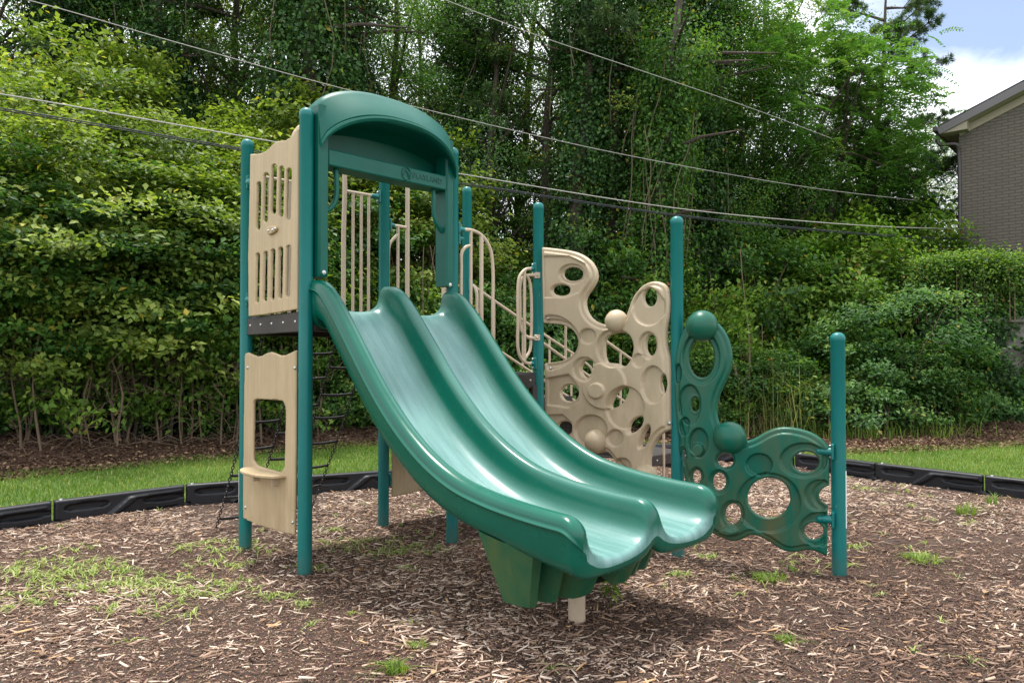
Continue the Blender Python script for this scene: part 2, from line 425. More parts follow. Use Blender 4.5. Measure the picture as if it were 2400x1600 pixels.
def wallframe(A, B, off=0.):
    """object matrix whose local x runs A->B, local -y faces the camera side"""
    A = np.asarray(A[:2], float); B = np.asarray(B[:2], float); x = (B - A) / np.linalg.norm(B - A)
    y = np.array([-x[1], x[0]])
    if y @ A < 0: x = -x; y = -y; raise ValueError('flip A,B')
    O = A - y * off
    return O, x, y
def to_frame(pts, A, B, off=0.):
    O, x, y = wallframe(A, B, off); out = []
    for p in pts:
        w = onplane(p[0], p[1], O, O + x); out.append(((w[:2] - O) @ x, w[2]))
    return np.array(out)
def put(o, A, B, off=0., z=0.):
    O, x, y = wallframe(A, B, off)
    o.matrix_world = Matrix(((x[0], y[0], 0, O[0]), (x[1], y[1], 0, O[1]), (0, 0, 1, z), (0, 0, 0, 1))); return o

# ------------------------------------------------------------------ layout of the posts
P1 = ground(714, 1361)[:2]; P0 = ground(574.6, 1298)[:2]; P2 = ground(1059.6, 1281)[:2]; P3 = ground(898.7, 1241.7)[:2]
P8 = ground(1967, 1354)[:2]; SP = ground(1352, 1466)[:2]
e = (P2 - P1) / np.linalg.norm(P2 - P1); dv = np.array([e[1], -e[0]])
P5 = atdepth(1262, 700, 6.2)[:2]; P4 = atdepth(1094.7, 500, 6.85)[:2]; P6 = atdepth(1587, 800, 5.24)[:2]
E3 = Vector((e[0], e[1], 0)); D3 = Vector((dv[0], dv[1], 0)); UP = Vector((0, 0, 1))
def TS(s, t, z): p = P1 + e * s + dv * t; return Vector((p[0], p[1], z))
def on(A, B, u, z, off=0.):
    x = (B - A) / np.linalg.norm(B - A); y = np.array([-x[1], x[0]]); p = A + x * u - y * off
    return Vector((p[0], p[1], z))

ROOT = empty('playground_structure', (float(P1[0] + .5), float(P1[1] + .3), 0))
ROOT_loc = Vector(ROOT.location)
tag(ROOT, 'green and tan playground tower with double slide, chain ladder and two bubble climbing walls', 'playground structure')
_imp = []
def part(o, parent=None, label=None):
    """parent keeping the world position"""
    parent = parent or ROOT; _imp.append((o, parent))
    if label: o['label'] = label
    return o

# posts
posts = []
TOPS = [3.05, 3.05, 3.05, 3.05, 3.05, 2.76, 2.45, 1.6]
for (p, top) in zip((P1, P0, P2, P3, P4, P5, P6, P8), TOPS):
    r = .0455
    prof = [(r, -.3), (r, 0), (r, top * .5), (r, top - .062), (r + .0015, top - .06), (r + .0015, top - .035)] + [(r * cos(a), top - .035 + .035 * sin(a)) for a in np.linspace(.25, pi / 2, 7)]
    o = MB().lathe((p[0], p[1], 0), prof, 36).build('post', 'teal_post'); posts.append(part(o))
def sticker(post, P, z0, z1, a0, a1):
    n = 10; V = []; r = .0475
    for k in range(n + 1):
        a = a0 + (a1 - a0) * k / n
        for z in (z0, z1): V.append((P[0] + r * cos(a), P[1] + r * sin(a), z))
    o = mesh_np('sticker', V, np.array([(2 * k, 2 * k + 2, 2 * k + 3, 2 * k + 1) for k in range(n)]), 'sticker'); part(o, post)
sticker(posts[7], P8, .33, .70, -.95, .3); sticker(posts[1], P0, .38, .62, pi * .85, pi * 1.22)

# small hardware
bolt_me = MB().lathe((0, 0, 0), [(0, .009), (.006, .0085), (.0095, .005), (.011, .001), (.013, 0), (.013, -.004)], 12, (0, -1, 0)).mesh('bolt', 'steel')
def bolt(pos, fr, parent, sc=1.):
    A, B = fr; O, x, y = wallframe(A, B); o = bpy.data.objects.new('bolt', bolt_me); COL.objects.link(o)
    o.matrix_world = Matrix(((x[0] * sc, y[0] * sc, 0, pos[0]), (x[1] * sc, y[1] * sc, 0, pos[1]), (0, 0, sc, pos[2]), (0, 0, 0, 1))); part(o, parent)
def clamp(P, dirn, z, L=.09, rr=.02, parent=None, fwd=0.):
    """teal cast bracket from a post toward dirn"""
    dn = Vector((dirn[0], dirn[1], 0)).normalized(); c = Vector((P[0], P[1], z)); sd = dn.cross(UP); sd = sd if sd.y < 0 else -sd; c = c + sd * fwd - dn * (fwd * .35)
    b = MB()
    b.box(c + dn * .052, .018, .055, .10, dn, UP.cross(dn), .004)
    b.tube([c + dn * .05, c + dn * (.05 + L * .55), c + dn * (.05 + L * .8), c + dn * (.05 + L)], [rr * 1.15, rr, rr * .95, rr * .5], 16)
    b.sphere(c + dn * (.05 + L * .92), rr * .95, 14, 8)
    o = b.build('clamp', 'teal_post'); part(o, parent)
    for dz in (-.036, .036):
        q = MB().sphere(c + dn * .066 - sd * .0 + UP * dz, .009, 10, 6).build('bolt', 'steel'); part(q, o)
    return o

# ------------------------------------------------------------------ decks
DZ = 1.735; DZ2 = 1.32
def deck(pts, z, name='deck', th=.12):
    c = sum(pts) / len(pts); V = []; n = len(pts)
    for zz in (z - .012, z):
        for p in pts: V.append((p[0], p[1], zz))
    o = MB().add(V, [tuple(range(n))[::-1], tuple(range(n, 2 * n))] + [(i, (i + 1) % n, n + (i + 1) % n, n + i) for i in range(n)]).build(name, 'perforated_deck', smooth=False); part(o)
    for i in range(n):
        a, b2 = pts[i], pts[(i + 1) % n]; L = np.linalg.norm(b2 - a); x = (b2 - a) / L; m = (a + b2) / 2
        k = MB().box((m[0], m[1], z - th / 2 - .013), L - .10, .035, th, (x[0], x[1], 0), (-x[1], x[0], 0), .004)
        beam = k.build('edge_beam', 'deck_rubber'); part(beam, o)
        y = np.array([-x[1], x[0]]); sg = -1 if (y @ (m - c)) < 0 else 1
        for u in np.linspace(-.38, .38, 5):
            q = m + x * u * L + y * sg * .019
            MBb = MB().lathe((q[0], q[1], z - th * .55), [(0, .006), (.008, .004), (.011, 0)], 10, (y[0] * sg, y[1] * sg, 0)).build('bolt', 'steel'); part(MBb, beam)
    return o
ccw = [P1, P2, P3, P0]
deck(ccw, DZ); deck([P2, P5, P4, P3], DZ2)
# cross members below the upper deck
cm = MB()
for k in (.3, .6): cm.box(tuple((P1 + (P2 - P1) * k + (P0 - P1) * .5)) + (DZ - .07,), .04, .85, .07, E3, D3)
part(cm.build('deck_joist', 'deck_rubber'))

# ------------------------------------------------------------------ double slide
crest = catmull([(-.03, 1.93), (.02, 1.934), (.08, 1.932), (.14, 1.918), (.20, 1.885), (.27, 1.825), (.35, 1.745), (.45, 1.635), (.58, 1.49), (.72, 1.335), (.88, 1.178), (1.06, 1.032), (1.26, .908), (1.46, .825), (1.68, .778), (1.9, .752), (2.1, .738), (2.265, .732)], 260)
dl = np.r_[0, np.cumsum(np.linalg.norm(np.diff(crest, axis=0), axis=1))]
stn = np.concatenate([np.linspace(0, .12, 16, endpoint=False), np.linspace(.12, dl[-1] - .12, 90, endpoint=False), np.linspace(dl[-1] - .12, dl[-1], 22)])
ct = np.interp(stn, dl, crest[:, 0]); cz = np.interp(stn, dl, crest[:, 1])
tg = np.stack([np.gradient(ct, stn), np.gradient(cz, stn)], 1)
for _ in range(3): tg[1:-1] = (tg[:-2] + 2 * tg[1:-1] + tg[2:]) / 4
tg /= np.linalg.norm(tg, axis=1)[:, None]; nm = np.stack([-tg[:, 1], tg[:, 0]], 1)
W = 1.235; cr = .06
half_top = [(cr, 0), (.082, -.004), (.1, -.02), (.112, -.05), (.124, -.095), (.145, -.135), (.18, -.163), (.235, -.182), (.335, -.19)]
ht = half_top + [(2 * .3375 - s, h) for s, h in half_top[:-1][::-1]]
ht[-1] = (W / 2, 0)
half_bot = [(cr, 0), (.036, -.004), (.016, -.018), (.008, -.04), (.006, -.055), (-.004, -.062), (-.004, -.068), (.010, -.076), (.014, -.11), (.022, -.165), (.045, -.21), (.10, -.236), (.2, -.245), (.335, -.248), (.47, -.242), (.55, -.225), (.59, -.2), (W / 2, -.185)]
NT = 60
tp = catmull(ht, NT); bt = catmull(half_bot, NT)
tp = np.vstack([tp, np.stack([W - tp[::-1, 0], tp[::-1, 1]], 1)[1:]]); bt = np.vstack([bt, np.stack([W - bt[::-1, 0], bt[::-1, 1]], 1)[1:]])
nt_ = len(tp); rows = []; sheen_wear = []; su_ = []; st_l = []
Ltot = dl[-1]
for i in range(len(stn)):
    k0 = np.clip(1 - stn[i] / .05, 0, 1); k1 = np.clip((stn[i] - (Ltot - .11)) / .11, 0, 1)
    q = .12 + .88 * sqrt(max(0, 1 - k0 ** 2)); q2 = .45 + .55 * sqrt(max(0, 1 - k1 ** 2.2)); q *= q2
    sh = max(.02, sqrt(max(0, 1 - max(k0, 0) ** 4)) * sqrt(max(0, 1 - (np.clip((stn[i] - (Ltot - .042)) / .042, 0, 1)) ** 2.4)))
    a = tp.copy(); b = bt.copy()
    base = -.19
    a[:, 1] = base + (a[:, 1] - base) * q
    # soften the trough into a rounder U near the exit
    ex = np.clip((stn[i] - (Ltot - .5)) / .5, 0, 1)
    for lo in (cr, W / 2):
        msk = (a[:, 0] > lo) & (a[:, 0] < lo + .555); u = (a[msk, 0] - lo - .2775) / .2775
        a[msk, 1] = a[msk, 1] - ex * .02 * (1 - u ** 2) + 0
    up = b[:, 1] > -.19; b[up, 1] = np.where(b[up, 1] > base, base + (b[up, 1] - base) * q, b[up, 1])
    ent = np.clip(1 - ct[i] / .28, 0, 1) ** .7
    b[:, 1] = np.where(b[:, 1] < -.1, b[:, 1] * (1 + .32 * ent), b[:, 1])
    ex2 = ex * .02
    b[:, 1] = np.where(b[:, 1] < -.15, b[:, 1] - ex2 - .028 * ex, b[:, 1])
    mid = (a + b) / 2
    a = mid + (a - mid) * sh; b = mid + (b - mid) * sh
    loop = np.vstack([a, b[::-1][1:-1]])
    for s, h in loop:
        t = ct[i] + nm[i, 0] * h; z = cz[i] + nm[i, 1] * h
        rows.append(TS(s, t, z))
    wz = np.zeros(len(loop)); wz[:nt_] = sst((-.105 - a[:, 1]) / .085) * .85  # mask for scuffs and painted sky sheen, strongest on the trough floor
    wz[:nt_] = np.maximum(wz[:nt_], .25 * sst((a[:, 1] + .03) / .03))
    sheen_wear.append(wz); su_.append(loop[:, 0].copy()); st_l.append(np.full(len(loop), stn[i]))
nl = len(loop); V = np.array([tuple(r) for r in rows]); quads = []
for i in range(len(stn) - 1):
    a = np.arange(nl); b = (a + 1) % nl; quads.append(np.stack([i * nl + a, (i + 1) * nl + a, (i + 1) * nl + b, i * nl + b], 1))
quads = np.vstack(quads)
# caps as strips between top and bottom lines
def cap(i, flip):
    top = [i * nl + k for k in range(nt_)]; bot = [i * nl] + [i * nl + nl - k for k in range(1, nt_ - 1)] + [i * nl + nt_ - 1]
    q = [(top[k], top[k + 1], bot[k + 1], bot[k]) for k in range(1, nt_ - 2)]
    return np.array([x[::-1] for x in q] if flip else q)
slide = mesh_np('double_slide', V, [np.vstack([quads, cap(0, False), cap(len(stn) - 1, True)])], 'green_plastic', attrs={'sheen_wear': np.concatenate(sheen_wear), 'su': np.concatenate(su_), 'st': np.concatenate(st_l)})
part(slide, label='glossy green moulded double slide with two side by side worn beds, pale sky sheen painted into their colour')
# moulded leg under the exit
bo = [(.115, 1.715), (.115, 1.76), (.12, 1.81), (.135, 1.865), (.175, 1.875), (.205, 1.83), (.235, 1.83), (.265, 1.885), (.30, 1.895), (.325, 1.85), (.355, 1.855), (.39, 1.925), (.44, 1.935), (.53, 1.925), (.56, 1.86), (.67, 1.86), (.70, 1.925), (.79, 1.935), (.84, 1.925), (.875, 1.855), (.905, 1.85), (.93, 1.895), (.965, 1.885), (.995, 1.83), (1.025, 1.83), (1.055, 1.875), (1.10, 1.865), (1.12, 1.81), (1.12, 1.715), (1.0, 1.70), (.24, 1.70)]
top_o = []
for s, t in bo:
    top_o.append((.617 + (s - .617) * 1.15, 1.76 + (t - 1.76) * (1.9 if t > 1.76 else 3.4)))
V = []; Fs = []; L = 9
for k in range(L):
    f = k / (L - 1)
    for (s, t), (s2, t2) in zip(bo, top_o):
        c = abs(s - .617); zb = .235 + (.05 if c < .08 else 0)
        ss = s + (s2 - s) * f; tt = t + (t2 - t) * f
        zt = np.interp(tt, crest[:, 0], crest[:, 1]) - .215
        V.append(TS(ss, tt, zb + (zt - zb) * f))
n = len(bo)
for k in range(L - 1):
    for a in range(n): Fs.append((k * n + a, k * n + (a + 1) % n, (k + 1) * n + (a + 1) % n, (k + 1) * n + a))
Fs.append(tuple(range(n))[::-1])
part(MB().add(V, Fs).build('moulded_leg', 'green_support'), slide, 'dirty ribbed green leg under the slide exit')
sp = MB().lathe((SP[0], SP[1], 0), [(.046, -.3), (.046, .0), (.046, .2), (.046, .45)], 32).build('support_post', 'tan_metal'); part(sp, slide, 'short tan steel post under the slide exit')

# ------------------------------------------------------------------ hood over the slide
hood = MB()
for s0, s1 in ((.048, .122), (1.113, 1.187)):
    prof = [(s0, -.05), (s1, -.05), (s1, .065), (s1 - .012, .08), (s0 + .012, .08), (s0, .065)]
    V = [];  zs = [1.955, 1.975, 2.6, 3.07]
    for j, z in enumerate(zs):
        for s, t in prof:
            cs = (s0 + s1) / 2; k = .92 if j == 0 else 1
            V.append(TS(cs + (s - cs) * k, t * (.8 if j == 0 else 1), z + (.02 if s > .6 and j == 0 else 0)))
    m = len(prof); Fs = [(j * m + a, j * m + (a + 1) % m, (j + 1) * m + (a + 1) % m, (j + 1) * m + a) for j in range(3) for a in range(m)] + [tuple(range(m))[::-1], tuple(3 * m + a for a in range(m))]
    hood.add(V, Fs)
hood.box(TS(.617, .0, 2.742), 1.0, .15, .108, E3, D3 * -1, .008)
NA = 48; arch = lambda a: max(0, 1 - abs(2 * a - 1) ** 2.3) ** .62
S0, S1 = .05, 1.185
def line(zf, tf): return [TS(S0 + (S1 - S0) * a, tf(a), zf(a)) for a in np.linspace(0, 1, NA)]
AW = [(3.055, .185, -.12, 0), (3.075, .19, -.02, .0), (3.075, .19, .025, .01), (3.06, .188, .045, .03), (3.04, .187, .052, .045), (2.99, .188, .066, .085), (2.93, .192, .078, .135), (2.875, .20, .088, .17), (2.838, .205, .094, .19), (2.828, .205, .091, .186), (2.822, .206, .106, .204), (2.804, .208, .110, .208), (2.788, .208, .104, .202), (2.784, .205, .092, .185), (2.80, .205, .078, .14), (2.86, .17, .05, .02), (2.88, .15, -.02, 0), (2.86, .12, -.10, 0), (2.76, .02, -.12, 0), (2.74, 0, -.05, 0)]
rows = [line(lambda a, q=q: q[0] + (q[1] + .13 * max(0, q[3])) * arch(a), lambda a, q=q: q[2] + q[3] * .68 * arch(a) ** 1.1) for q in AW]
V = [v for r in rows for v in r]; R = len(rows)
hood.add(V, [(i * NA + k, i * NA + k + 1, (i + 1) * NA + k + 1, (i + 1) * NA + k) for i in range(R - 1) for k in range(NA - 1)])
# closed ends of the canopy
for k, fl in ((0, 0), (NA - 1, 1)):
    hood.add([rows[i][k] for i in range(R)], [tuple(range(R)) if fl else tuple(range(R))[::-1]])
hood_o = hood.build('slide_hood', 'green_hood'); part(hood_o, label='arched green hood with moulded lettering over the slide entrance')
def tubepath(pts, n=24): return [Vector(p) for p in catmull(pts, n)]
for sgn, sc_ in ((1, .12), (-1, 1.115)):
    h = MB().tube(tubepath([TS(sc_ + sgn * .085, .02, 2.70), TS(sc_ + sgn * .085, .03, 2.6), TS(sc_ + sgn * .083, .03, 2.50), TS(sc_ + sgn * .06, .03, 2.44), TS(sc_ + sgn * .0, .02, 2.385)]), .017, 14)
    part(h.build('grab_handle', 'green_hood'), hood_o)
for s in (.085, 1.15):
    b = MB().lathe(TS(s, .075, 1.985), [(0, .008), (.013, .006), (.017, 0), (.02, -.004)], 14, D3).build('bolt', 'steel'); part(b, hood_o)
# raised writing
def text_obj(txt, size, s, z, t, depth=.0035):
    c = bpy.data.curves.new('lettering', 'FONT'); c.body = txt; c.size = size; c.extrude = depth; c.bevel_depth = .0008; c.space_character = 1.08
    tmp = bpy.data.objects.new('tmp', c); COL.objects.link(tmp); dg = bpy.context.evaluated_depsgraph_get()
    me = bpy.data.meshes.new_from_object(tmp.evaluated_get(dg)); COL.objects.unlink(tmp); bpy.data.objects.remove(tmp)
    me.materials.clear(); me.materials.append(M['green_lettering'])
    o = bpy.data.objects.new('lettering', me); COL.objects.link(o)
    o.matrix_world = Matrix(((E3.x, 0, D3.x, 0), (E3.y, 0, D3.y, 0), (0, 1, 0, 0), (0, 0, 0, 1))); p = TS(s, t, z)
    o.matrix_world.translation = p; return o
mat_plastic('green_lettering', (.004, .075, .055), (.005, .085, .062), .45)
part(text_obj('PLAYLAND', .052, .80, 2.728, .0755), hood_o)
lg = MB(); cc = TS(.742, .0765, 2.745)
def P2d(x, y): return cc + E3 * x + UP * y
lg.tube([P2d(.041 * cos(a), .045 * sin(a)) for a in np.linspace(-.9, 4.9, 30)], .0032, 6)
lg.tube([P2d(.033 * cos(a), .037 * sin(a)) for a in np.linspace(.4, 3.6, 20)], .0022, 6)
lg.tube([P2d(-.026, -.018), P2d(-.008, .026), P2d(.006, .0), P2d(.03, -.042)], .0036, 6)
lg.tube([P2d(-.005, .026), P2d(.02, .0), P2d(.042, -.03)], .0036, 6)
part(lg.build('emblem', 'green_lettering'), hood_o)

# ------------------------------------------------------------------ board panels of the tower
def Z(sc, ox, oy, pts): return [(ox + sc * x, oy + sc * y) for x, y in pts]
k1 = lambda pts: Z(600 / 1568, 500, 180, pts)
FA, FB = P0, P1     # left side, local x runs from the rear post to the front post
OFF = .035
out = to_frame(k1([(237, 474), (268, 474), (300, 470), (325, 460), (350, 440), (372, 415), (395, 398), (420, 393), (450, 390), (475, 377), (495, 360), (512, 330), (527, 318), (524, 900), (519, 1425), (370, 1450), (223, 1468), (223, 1250), (221, 1100), (227, 850), (231, 650), (234, 480)]), FA, FB, OFF)
def slot(x0, x1, y0, y1):
    cx0, r = (x0 + x1) / 2, (x1 - x0) / 2
    a = np.linspace(pi, 2 * pi, 9); top = [(cx0 + 3 + r * cos(t), y0 + r * 1.2 + r * 1.2 * sin(t)) for t in a]
    a = np.linspace(0, pi, 9); bot = [(cx0 - 3 + r * cos(t), y1 - r * 1.2 + r * 1.2 * sin(t)) for t in a]
    return to_frame(k1(top + bot), FA, FB, OFF)
slots = [slot(*q) for q in ((270, 299, 645, 940), (313, 347, 590, 893), (362, 395, 537, 843), (408, 440, 550, 860), (453, 485, 562, 878), (265, 291, 1080, 1385), (312, 341, 1070, 1375), (358, 385, 1055, 1368), (405, 433, 1043, 1360), (452, 482, 1032, 1350))]
sp_ = slab('slotted_panel', out, slots, [], .022, .004, .004, 'tan_board'); put(sp_, FA, FB, OFF); part(sp_, label='tan board side panel with two rows of upright slots and a wavy top')
kn = to_frame(k1([(330, 935), (340, 915), (380, 910), (392, 925), (385, 950), (350, 970), (335, 965)]), FA, FB, OFF + .02)
o = slab('knob_plate', smooth_closed(kn, 2), [], [], .02, .006, .005, 'tan_board'); put(o, FA, FB, OFF + .02); part(o, sp_)
for q in (k1([(338, 942)])[0], k1([(362, 938)])[0], k1([(378, 930)])[0]):
    w = to_frame([q], FA, FB, OFF + .03)[0]; O, x, y = wallframe(FA, FB, OFF + .031); pp = O + x * w[0]; bolt((pp[0], pp[1], w[1]), (FA, FB), sp_, .8)
for z in (1.86, 2.72):
    clamp(P0, (FB - FA), z, .055, .03, sp_); clamp(P1, (FA - FB), z, .055, .03, sp_)
k2 = lambda pts: Z(.408, 500, 760, pts)
out = to_frame(k2([(188, 180), (192, 165), (205, 160), (230, 172), (260, 184), (285, 180), (310, 165), (335, 158), (360, 165), (390, 178), (420, 176), (450, 162), (480, 148), (477, 700), (470, 1210), (330, 1172), (250, 1148), (178, 1112), (178, 900), (183, 500)]), FA, FB, OFF)
win = smooth_closed(to_frame(k2([(236, 470), (238, 440), (252, 429), (300, 430), (385, 436), (408, 440), (421, 470), (424, 520), (420, 700), (417, 856), (330, 832), (234, 800), (234, 700)]), FA, FB, OFF), 1)
cp = slab('counter_panel', out, [win], [], .022, .004, .0055, 'tan_board'); put(cp, FA, FB, OFF); part(cp, label='tan board play panel with a window opening and small counter')
for q in ((198, 248), (467, 250), (184, 1050), (455, 1136)):
    w = to_frame(k2([q]), FA, FB, OFF + .012)[0]; O, x, y = wallframe(FA, FB, OFF + .012); pp = O + x * w[0]; bolt((pp[0], pp[1], w[1]), (FA, FB), cp)
# counter shelf
uL = to_frame(k2([(234, 800)]), FA, FB, OFF)[0]; uR = to_frame(k2([(418, 852)]), FA, FB, OFF)[0]
O, x, y = wallframe(FA, FB, OFF); zc = .655; cu = (uL[0] + uR[0]) / 2; hw = (uR[0] - uL[0]) / 2 + .02
V = []; nn = 28
pl = [(hw, .03), (hw, -.04)] + [(hw * cos(a), -.05 - .11 * sin(a)) for a in np.linspace(.15, pi - .15, 20)] + [(-hw, -.04), (-hw, .03)]
for zz, g in ((-.011, .96), (-.006, 1.), (.006, 1.), (.011, .97)):
    for a, b in pl:
        q = O + x * (cu + a * g) + y * (b * g); V.append((q[0], q[1], zc + zz))
m = len(pl); Fs = [(j * m + a, j * m + (a + 1) % m, (j + 1) * m + (a + 1) % m, (j + 1) * m + a) for j in range(3) for a in range(m)] + [tuple(range(m))[::-1], tuple(3 * m + a for a in range(m))]
part(MB().add(V, Fs).build('counter', 'tan_board'), cp)
for du in (-hw * .55, hw * .55):
    q = O + x * (cu + du) - y * .03
    part(MB().box((q[0], q[1], zc - .045), .025, .05, .06, (x[0], x[1], 0), (y[0], y[1], 0), .004).build('bracket', 'tan_metal'), cp)
# low panel between the rear posts
out = np.array([(.06, .27), (.5, .29), (.86, .27), (.86, 1.08), (.8, 1.14), (.68, 1.09), (.56, 1.12), (.46, 1.16), (.36, 1.12), (.24, 1.09), (.12, 1.14), (.06, 1.08)])
o = slab('low_panel', out, [smooth_closed(np.array([(.55, .6), (.8, .6), (.8, .95), (.55, .95)]), 2)], [], .022, .004, .008, 'tan_board'); put(o, P3, P4, .03); part(o, label='plain tan board panel behind the slide')
lowp = o
for u, z in ((.17, .56), (.235, .56)):
    O, x, y = wallframe(P3, P4, .042); q = O + x * u; bolt((q[0], q[1], z), (P3, P4), o, .8)
clamp(P3, (P4 - P3), .42, .07, .028, o); clamp(P3, (P4 - P3), 1.0, .07, .028, o)

# ------------------------------------------------------------------ bubble climbing walls
kt = lambda pts: [(1180 + 440 / 1150 * x, 540 + 440 / 1150 * y) for x, y in pts]
FA, FB = P5, P6; OFF = .04
TF = lambda pts: to_frame(kt(pts), FA, FB, OFF)
out = smooth_closed(TF([(243, 101), (243, 103), (330, 112), (430, 126), (500, 152), (548, 192), (577, 245), (580, 300), (555, 350), (522, 392), (506, 430), (510, 480), (536, 528), (578, 562), (640, 580), (700, 575), (755, 530), (775, 480), (795, 420), (822, 375), (862, 333), (910, 311), (960, 313), (1000, 332), (1020, 370), (1024, 440), (1020, 530), (1004, 600), (1002, 680), (1012, 740), (1028, 790), (1028, 1000), (1030, 1215), (1026, 1222), (985, 1238), (945, 1280), (915, 1340), (904, 1400), (905, 1470), (890, 1560), (850, 1590), (800, 1500), (740, 1470), (695, 1420), (670, 1380), (640, 1350), (560, 1375), (470, 1360), (400, 1380), (262, 1400), (260, 1398), (262, 1000), (258, 815), (259, 811), (350, 804), (415, 775), (452, 730), (464, 680), (445, 630), (405, 592), (350, 574), (253, 569), (251, 566), (246, 350)]), 2)
holes = [TF(ell(430, 268, 61, 42)), TF(ell(360, 367, 57, 33)), smooth_closed(TF([(625, 715), (628, 670), (655, 640), (740, 622), (788, 645), (810, 700), (804, 760), (782, 805), (752, 836), (700, 812), (642, 812), (628, 770)]), 2),
         smooth_closed(TF([(478, 832), (505, 792), (552, 798), (578, 838), (545, 872), (530, 908), (485, 885)]), 2), TF(ell(905, 410, 40, 55)), TF(ell(910, 702, 32, 63)), TF(ell(988, 938, 20, 56)), TF(ell(412, 995, 55, 51)),
         smooth_closed(TF([(662, 1088), (678, 1030), (712, 980), (762, 956), (778, 965), (765, 1010), (735, 1058), (700, 1082)]), 2), TF(ell(382, 1210, 47, 42)),
         smooth_closed(TF([(776, 1240), (778, 1196), (800, 1160), (840, 1138), (874, 1142), (862, 1185), (840, 1212), (805, 1236)]), 2), smooth_closed(TF([(845, 1325), (868, 1240), (905, 1186), (914, 1215), (905, 1262), (885, 1312), (862, 1324)]), 2)]
feats = [(TF(ell(535, 648, 50, 46)), -.014, .008), (TF(ell(642, 950, 132, 142)), .012, .01), (TF(ell(603, 980, 48, 47)), .012, .008), (TF(ell(556, 1226, 100, 98)), -.016, .012),
         (TF(ell(905, 470, 98, 112)), -.013, .01), (TF(ell(935, 945, 72, 115)), -.016, .01), (TF(ell(845, 797, 36, 42)), -.012, .01), (TF(ell(703, 1270, 50, 52)), -.014, .01), (TF(ell(745, 1442, 55, 52)), -.016, .01),
         (TF(ell(765, 1085, 115, 130)), -.012, .01), (TF(ell(905, 705, 58, 82)), -.014, .012), (TF(ell(700, 720, 112, 118)), -.014, .014), (TF(ell(430, 268, 80, 60)), -.012, .01), (TF(ell(515, 850, 72, 74)), -.012, .012),
         (TF([(285, 905), (420, 880), (480, 960), (480, 1040), (420, 1085), (285, 1065)]), -.014, .012), (TF([(288, 1130), (380, 1125), (440, 1180), (440, 1240), (400, 1280), (288, 1270)]), -.014, .012),
         (TF([(260, 160), (420, 160), (520, 210), (535, 290), (480, 380), (400, 412), (262, 412)]), -.010, .012), (smooth_closed(TF([(262, 575), (262, 520), (360, 520), (450, 580), (500, 680), (450, 790), (360, 850), (262, 860)]), 2), -.012, .012)]
tan_w = slab('climbing_wall', out, holes, feats, .05, .016, .0065, 'tan_plastic', plateau=(.033, .012)); put(tan_w, FA, FB, OFF); part(tan_w, label='tan moulded climbing wall full of round holes with three ball holds')
def ball(px, py, rpx, off, nm_, mat, par, sq=.9):
    O, x, y = wallframe(FA, FB, off); w = onplane(px, py, O, O + x); r = rpx / F * w[1] / 1.0
    part(MB().sphere(w, r, 36, 22).build(nm_, mat), par)
for (a, b), r in (((692, 556), 73), ((570, 1290), 77), ((870, 1508), 80)):
    q = kt([(a, b)])[0]; ball(q[0], q[1], r * .3826 * .97, .075, 'ball_hold', 'tan_plastic', tan_w)
for a, b in ((258, 142), (272, 537), (288, 842), (1013, 1180)):
    q = kt([(a, b)])[0]; O, x, y = wallframe(FA, FB, OFF + .027); w = onplane(q[0], q[1], O, O + x); bolt(w, (FA, FB), tan_w, 1.2)

kg = lambda pts: [(1540 + 480 / 1107 * x, 700 + 480 / 1107 * y) for x, y in pts]
FA, FB = P6, P8; OFF = .05
TF = lambda pts: to_frame(kg(pts), FA, FB, OFF)
out = smooth_closed(TF([(96, 430), (97, 330), (112, 250), (135, 180), (170, 125), (243, 100), (310, 110), (365, 165), (397, 230), (412, 310), (405, 380), (380, 435), (348, 500), (330, 560), (326, 620), (342, 680), (395, 740), (440, 768), (490, 768), (535, 750), (590, 715), (650, 693), (710, 690), (780, 702), (840, 722), (895, 757), (931, 800), (932, 802), (931, 1005), (930, 1008), (892, 1025), (873, 1052), (885, 1090), (922, 1112), (923, 1114), (920, 1386), (916, 1390), (870, 1366), (820, 1352), (745, 1370), (680, 1360), (625, 1322), (570, 1288), (510, 1268), (460, 1300), (405, 1312), (350, 1290), (290, 1262), (235, 1210), (205, 1130), (160, 1030), (150, 960), (133, 885), (122, 810), (128, 760), (108, 700), (102, 620), (94, 520)]), 2)
holes = [TF(ell(243, 320, 68, 106)), TF(ell(208, 570, 20, 40)), TF(ell(803, 880, 71, 56)), TF(ell(605, 1073, 115, 108)), TF(ell(848, 1252, 52, 45)), TF(ell(412, 1160, 41, 56)), TF(ell(338, 985, 34, 47)), TF(ell(217, 960, 21, 36)), TF(ell(143, 848, 12, 34)), TF(ell(372, 872, 42, 38))]
feats = [(TF(ell(118, 405, 19, 52)), -.02, .01), (TF(ell(180, 572, 60, 108)), -.016, .012), (TF(ell(152, 690, 26, 50)), -.018, .01), (TF(ell(230, 775, 50, 78)), -.02, .012), (TF(ell(222, 815, 32, 34)), .018, .012),
         (TF(ell(555, 893, 70, 60)), -.018, .01), (TF(ell(605, 1098, 172, 160)), -.014, .012), (TF(ell(795, 868, 128, 92)), -.015, .012), (TF(ell(880, 1240, 108, 92)), -.015, .012), (TF(ell(243, 320, 100, 142)), -.014, .014),
         (TF(ell(338, 985, 52, 66)), -.014, .012), (TF(ell(880, 1058, 82, 84)), -.014, .012), (TF(ell(217, 960, 38, 54)), -.014, .01), (TF(ell(410, 1165, 62, 80)), -.012, .012), (TF(ell(143, 848, 24, 50)), -.012, .01), (TF(ell(390, 1248, 50, 20)), .02, .02)]
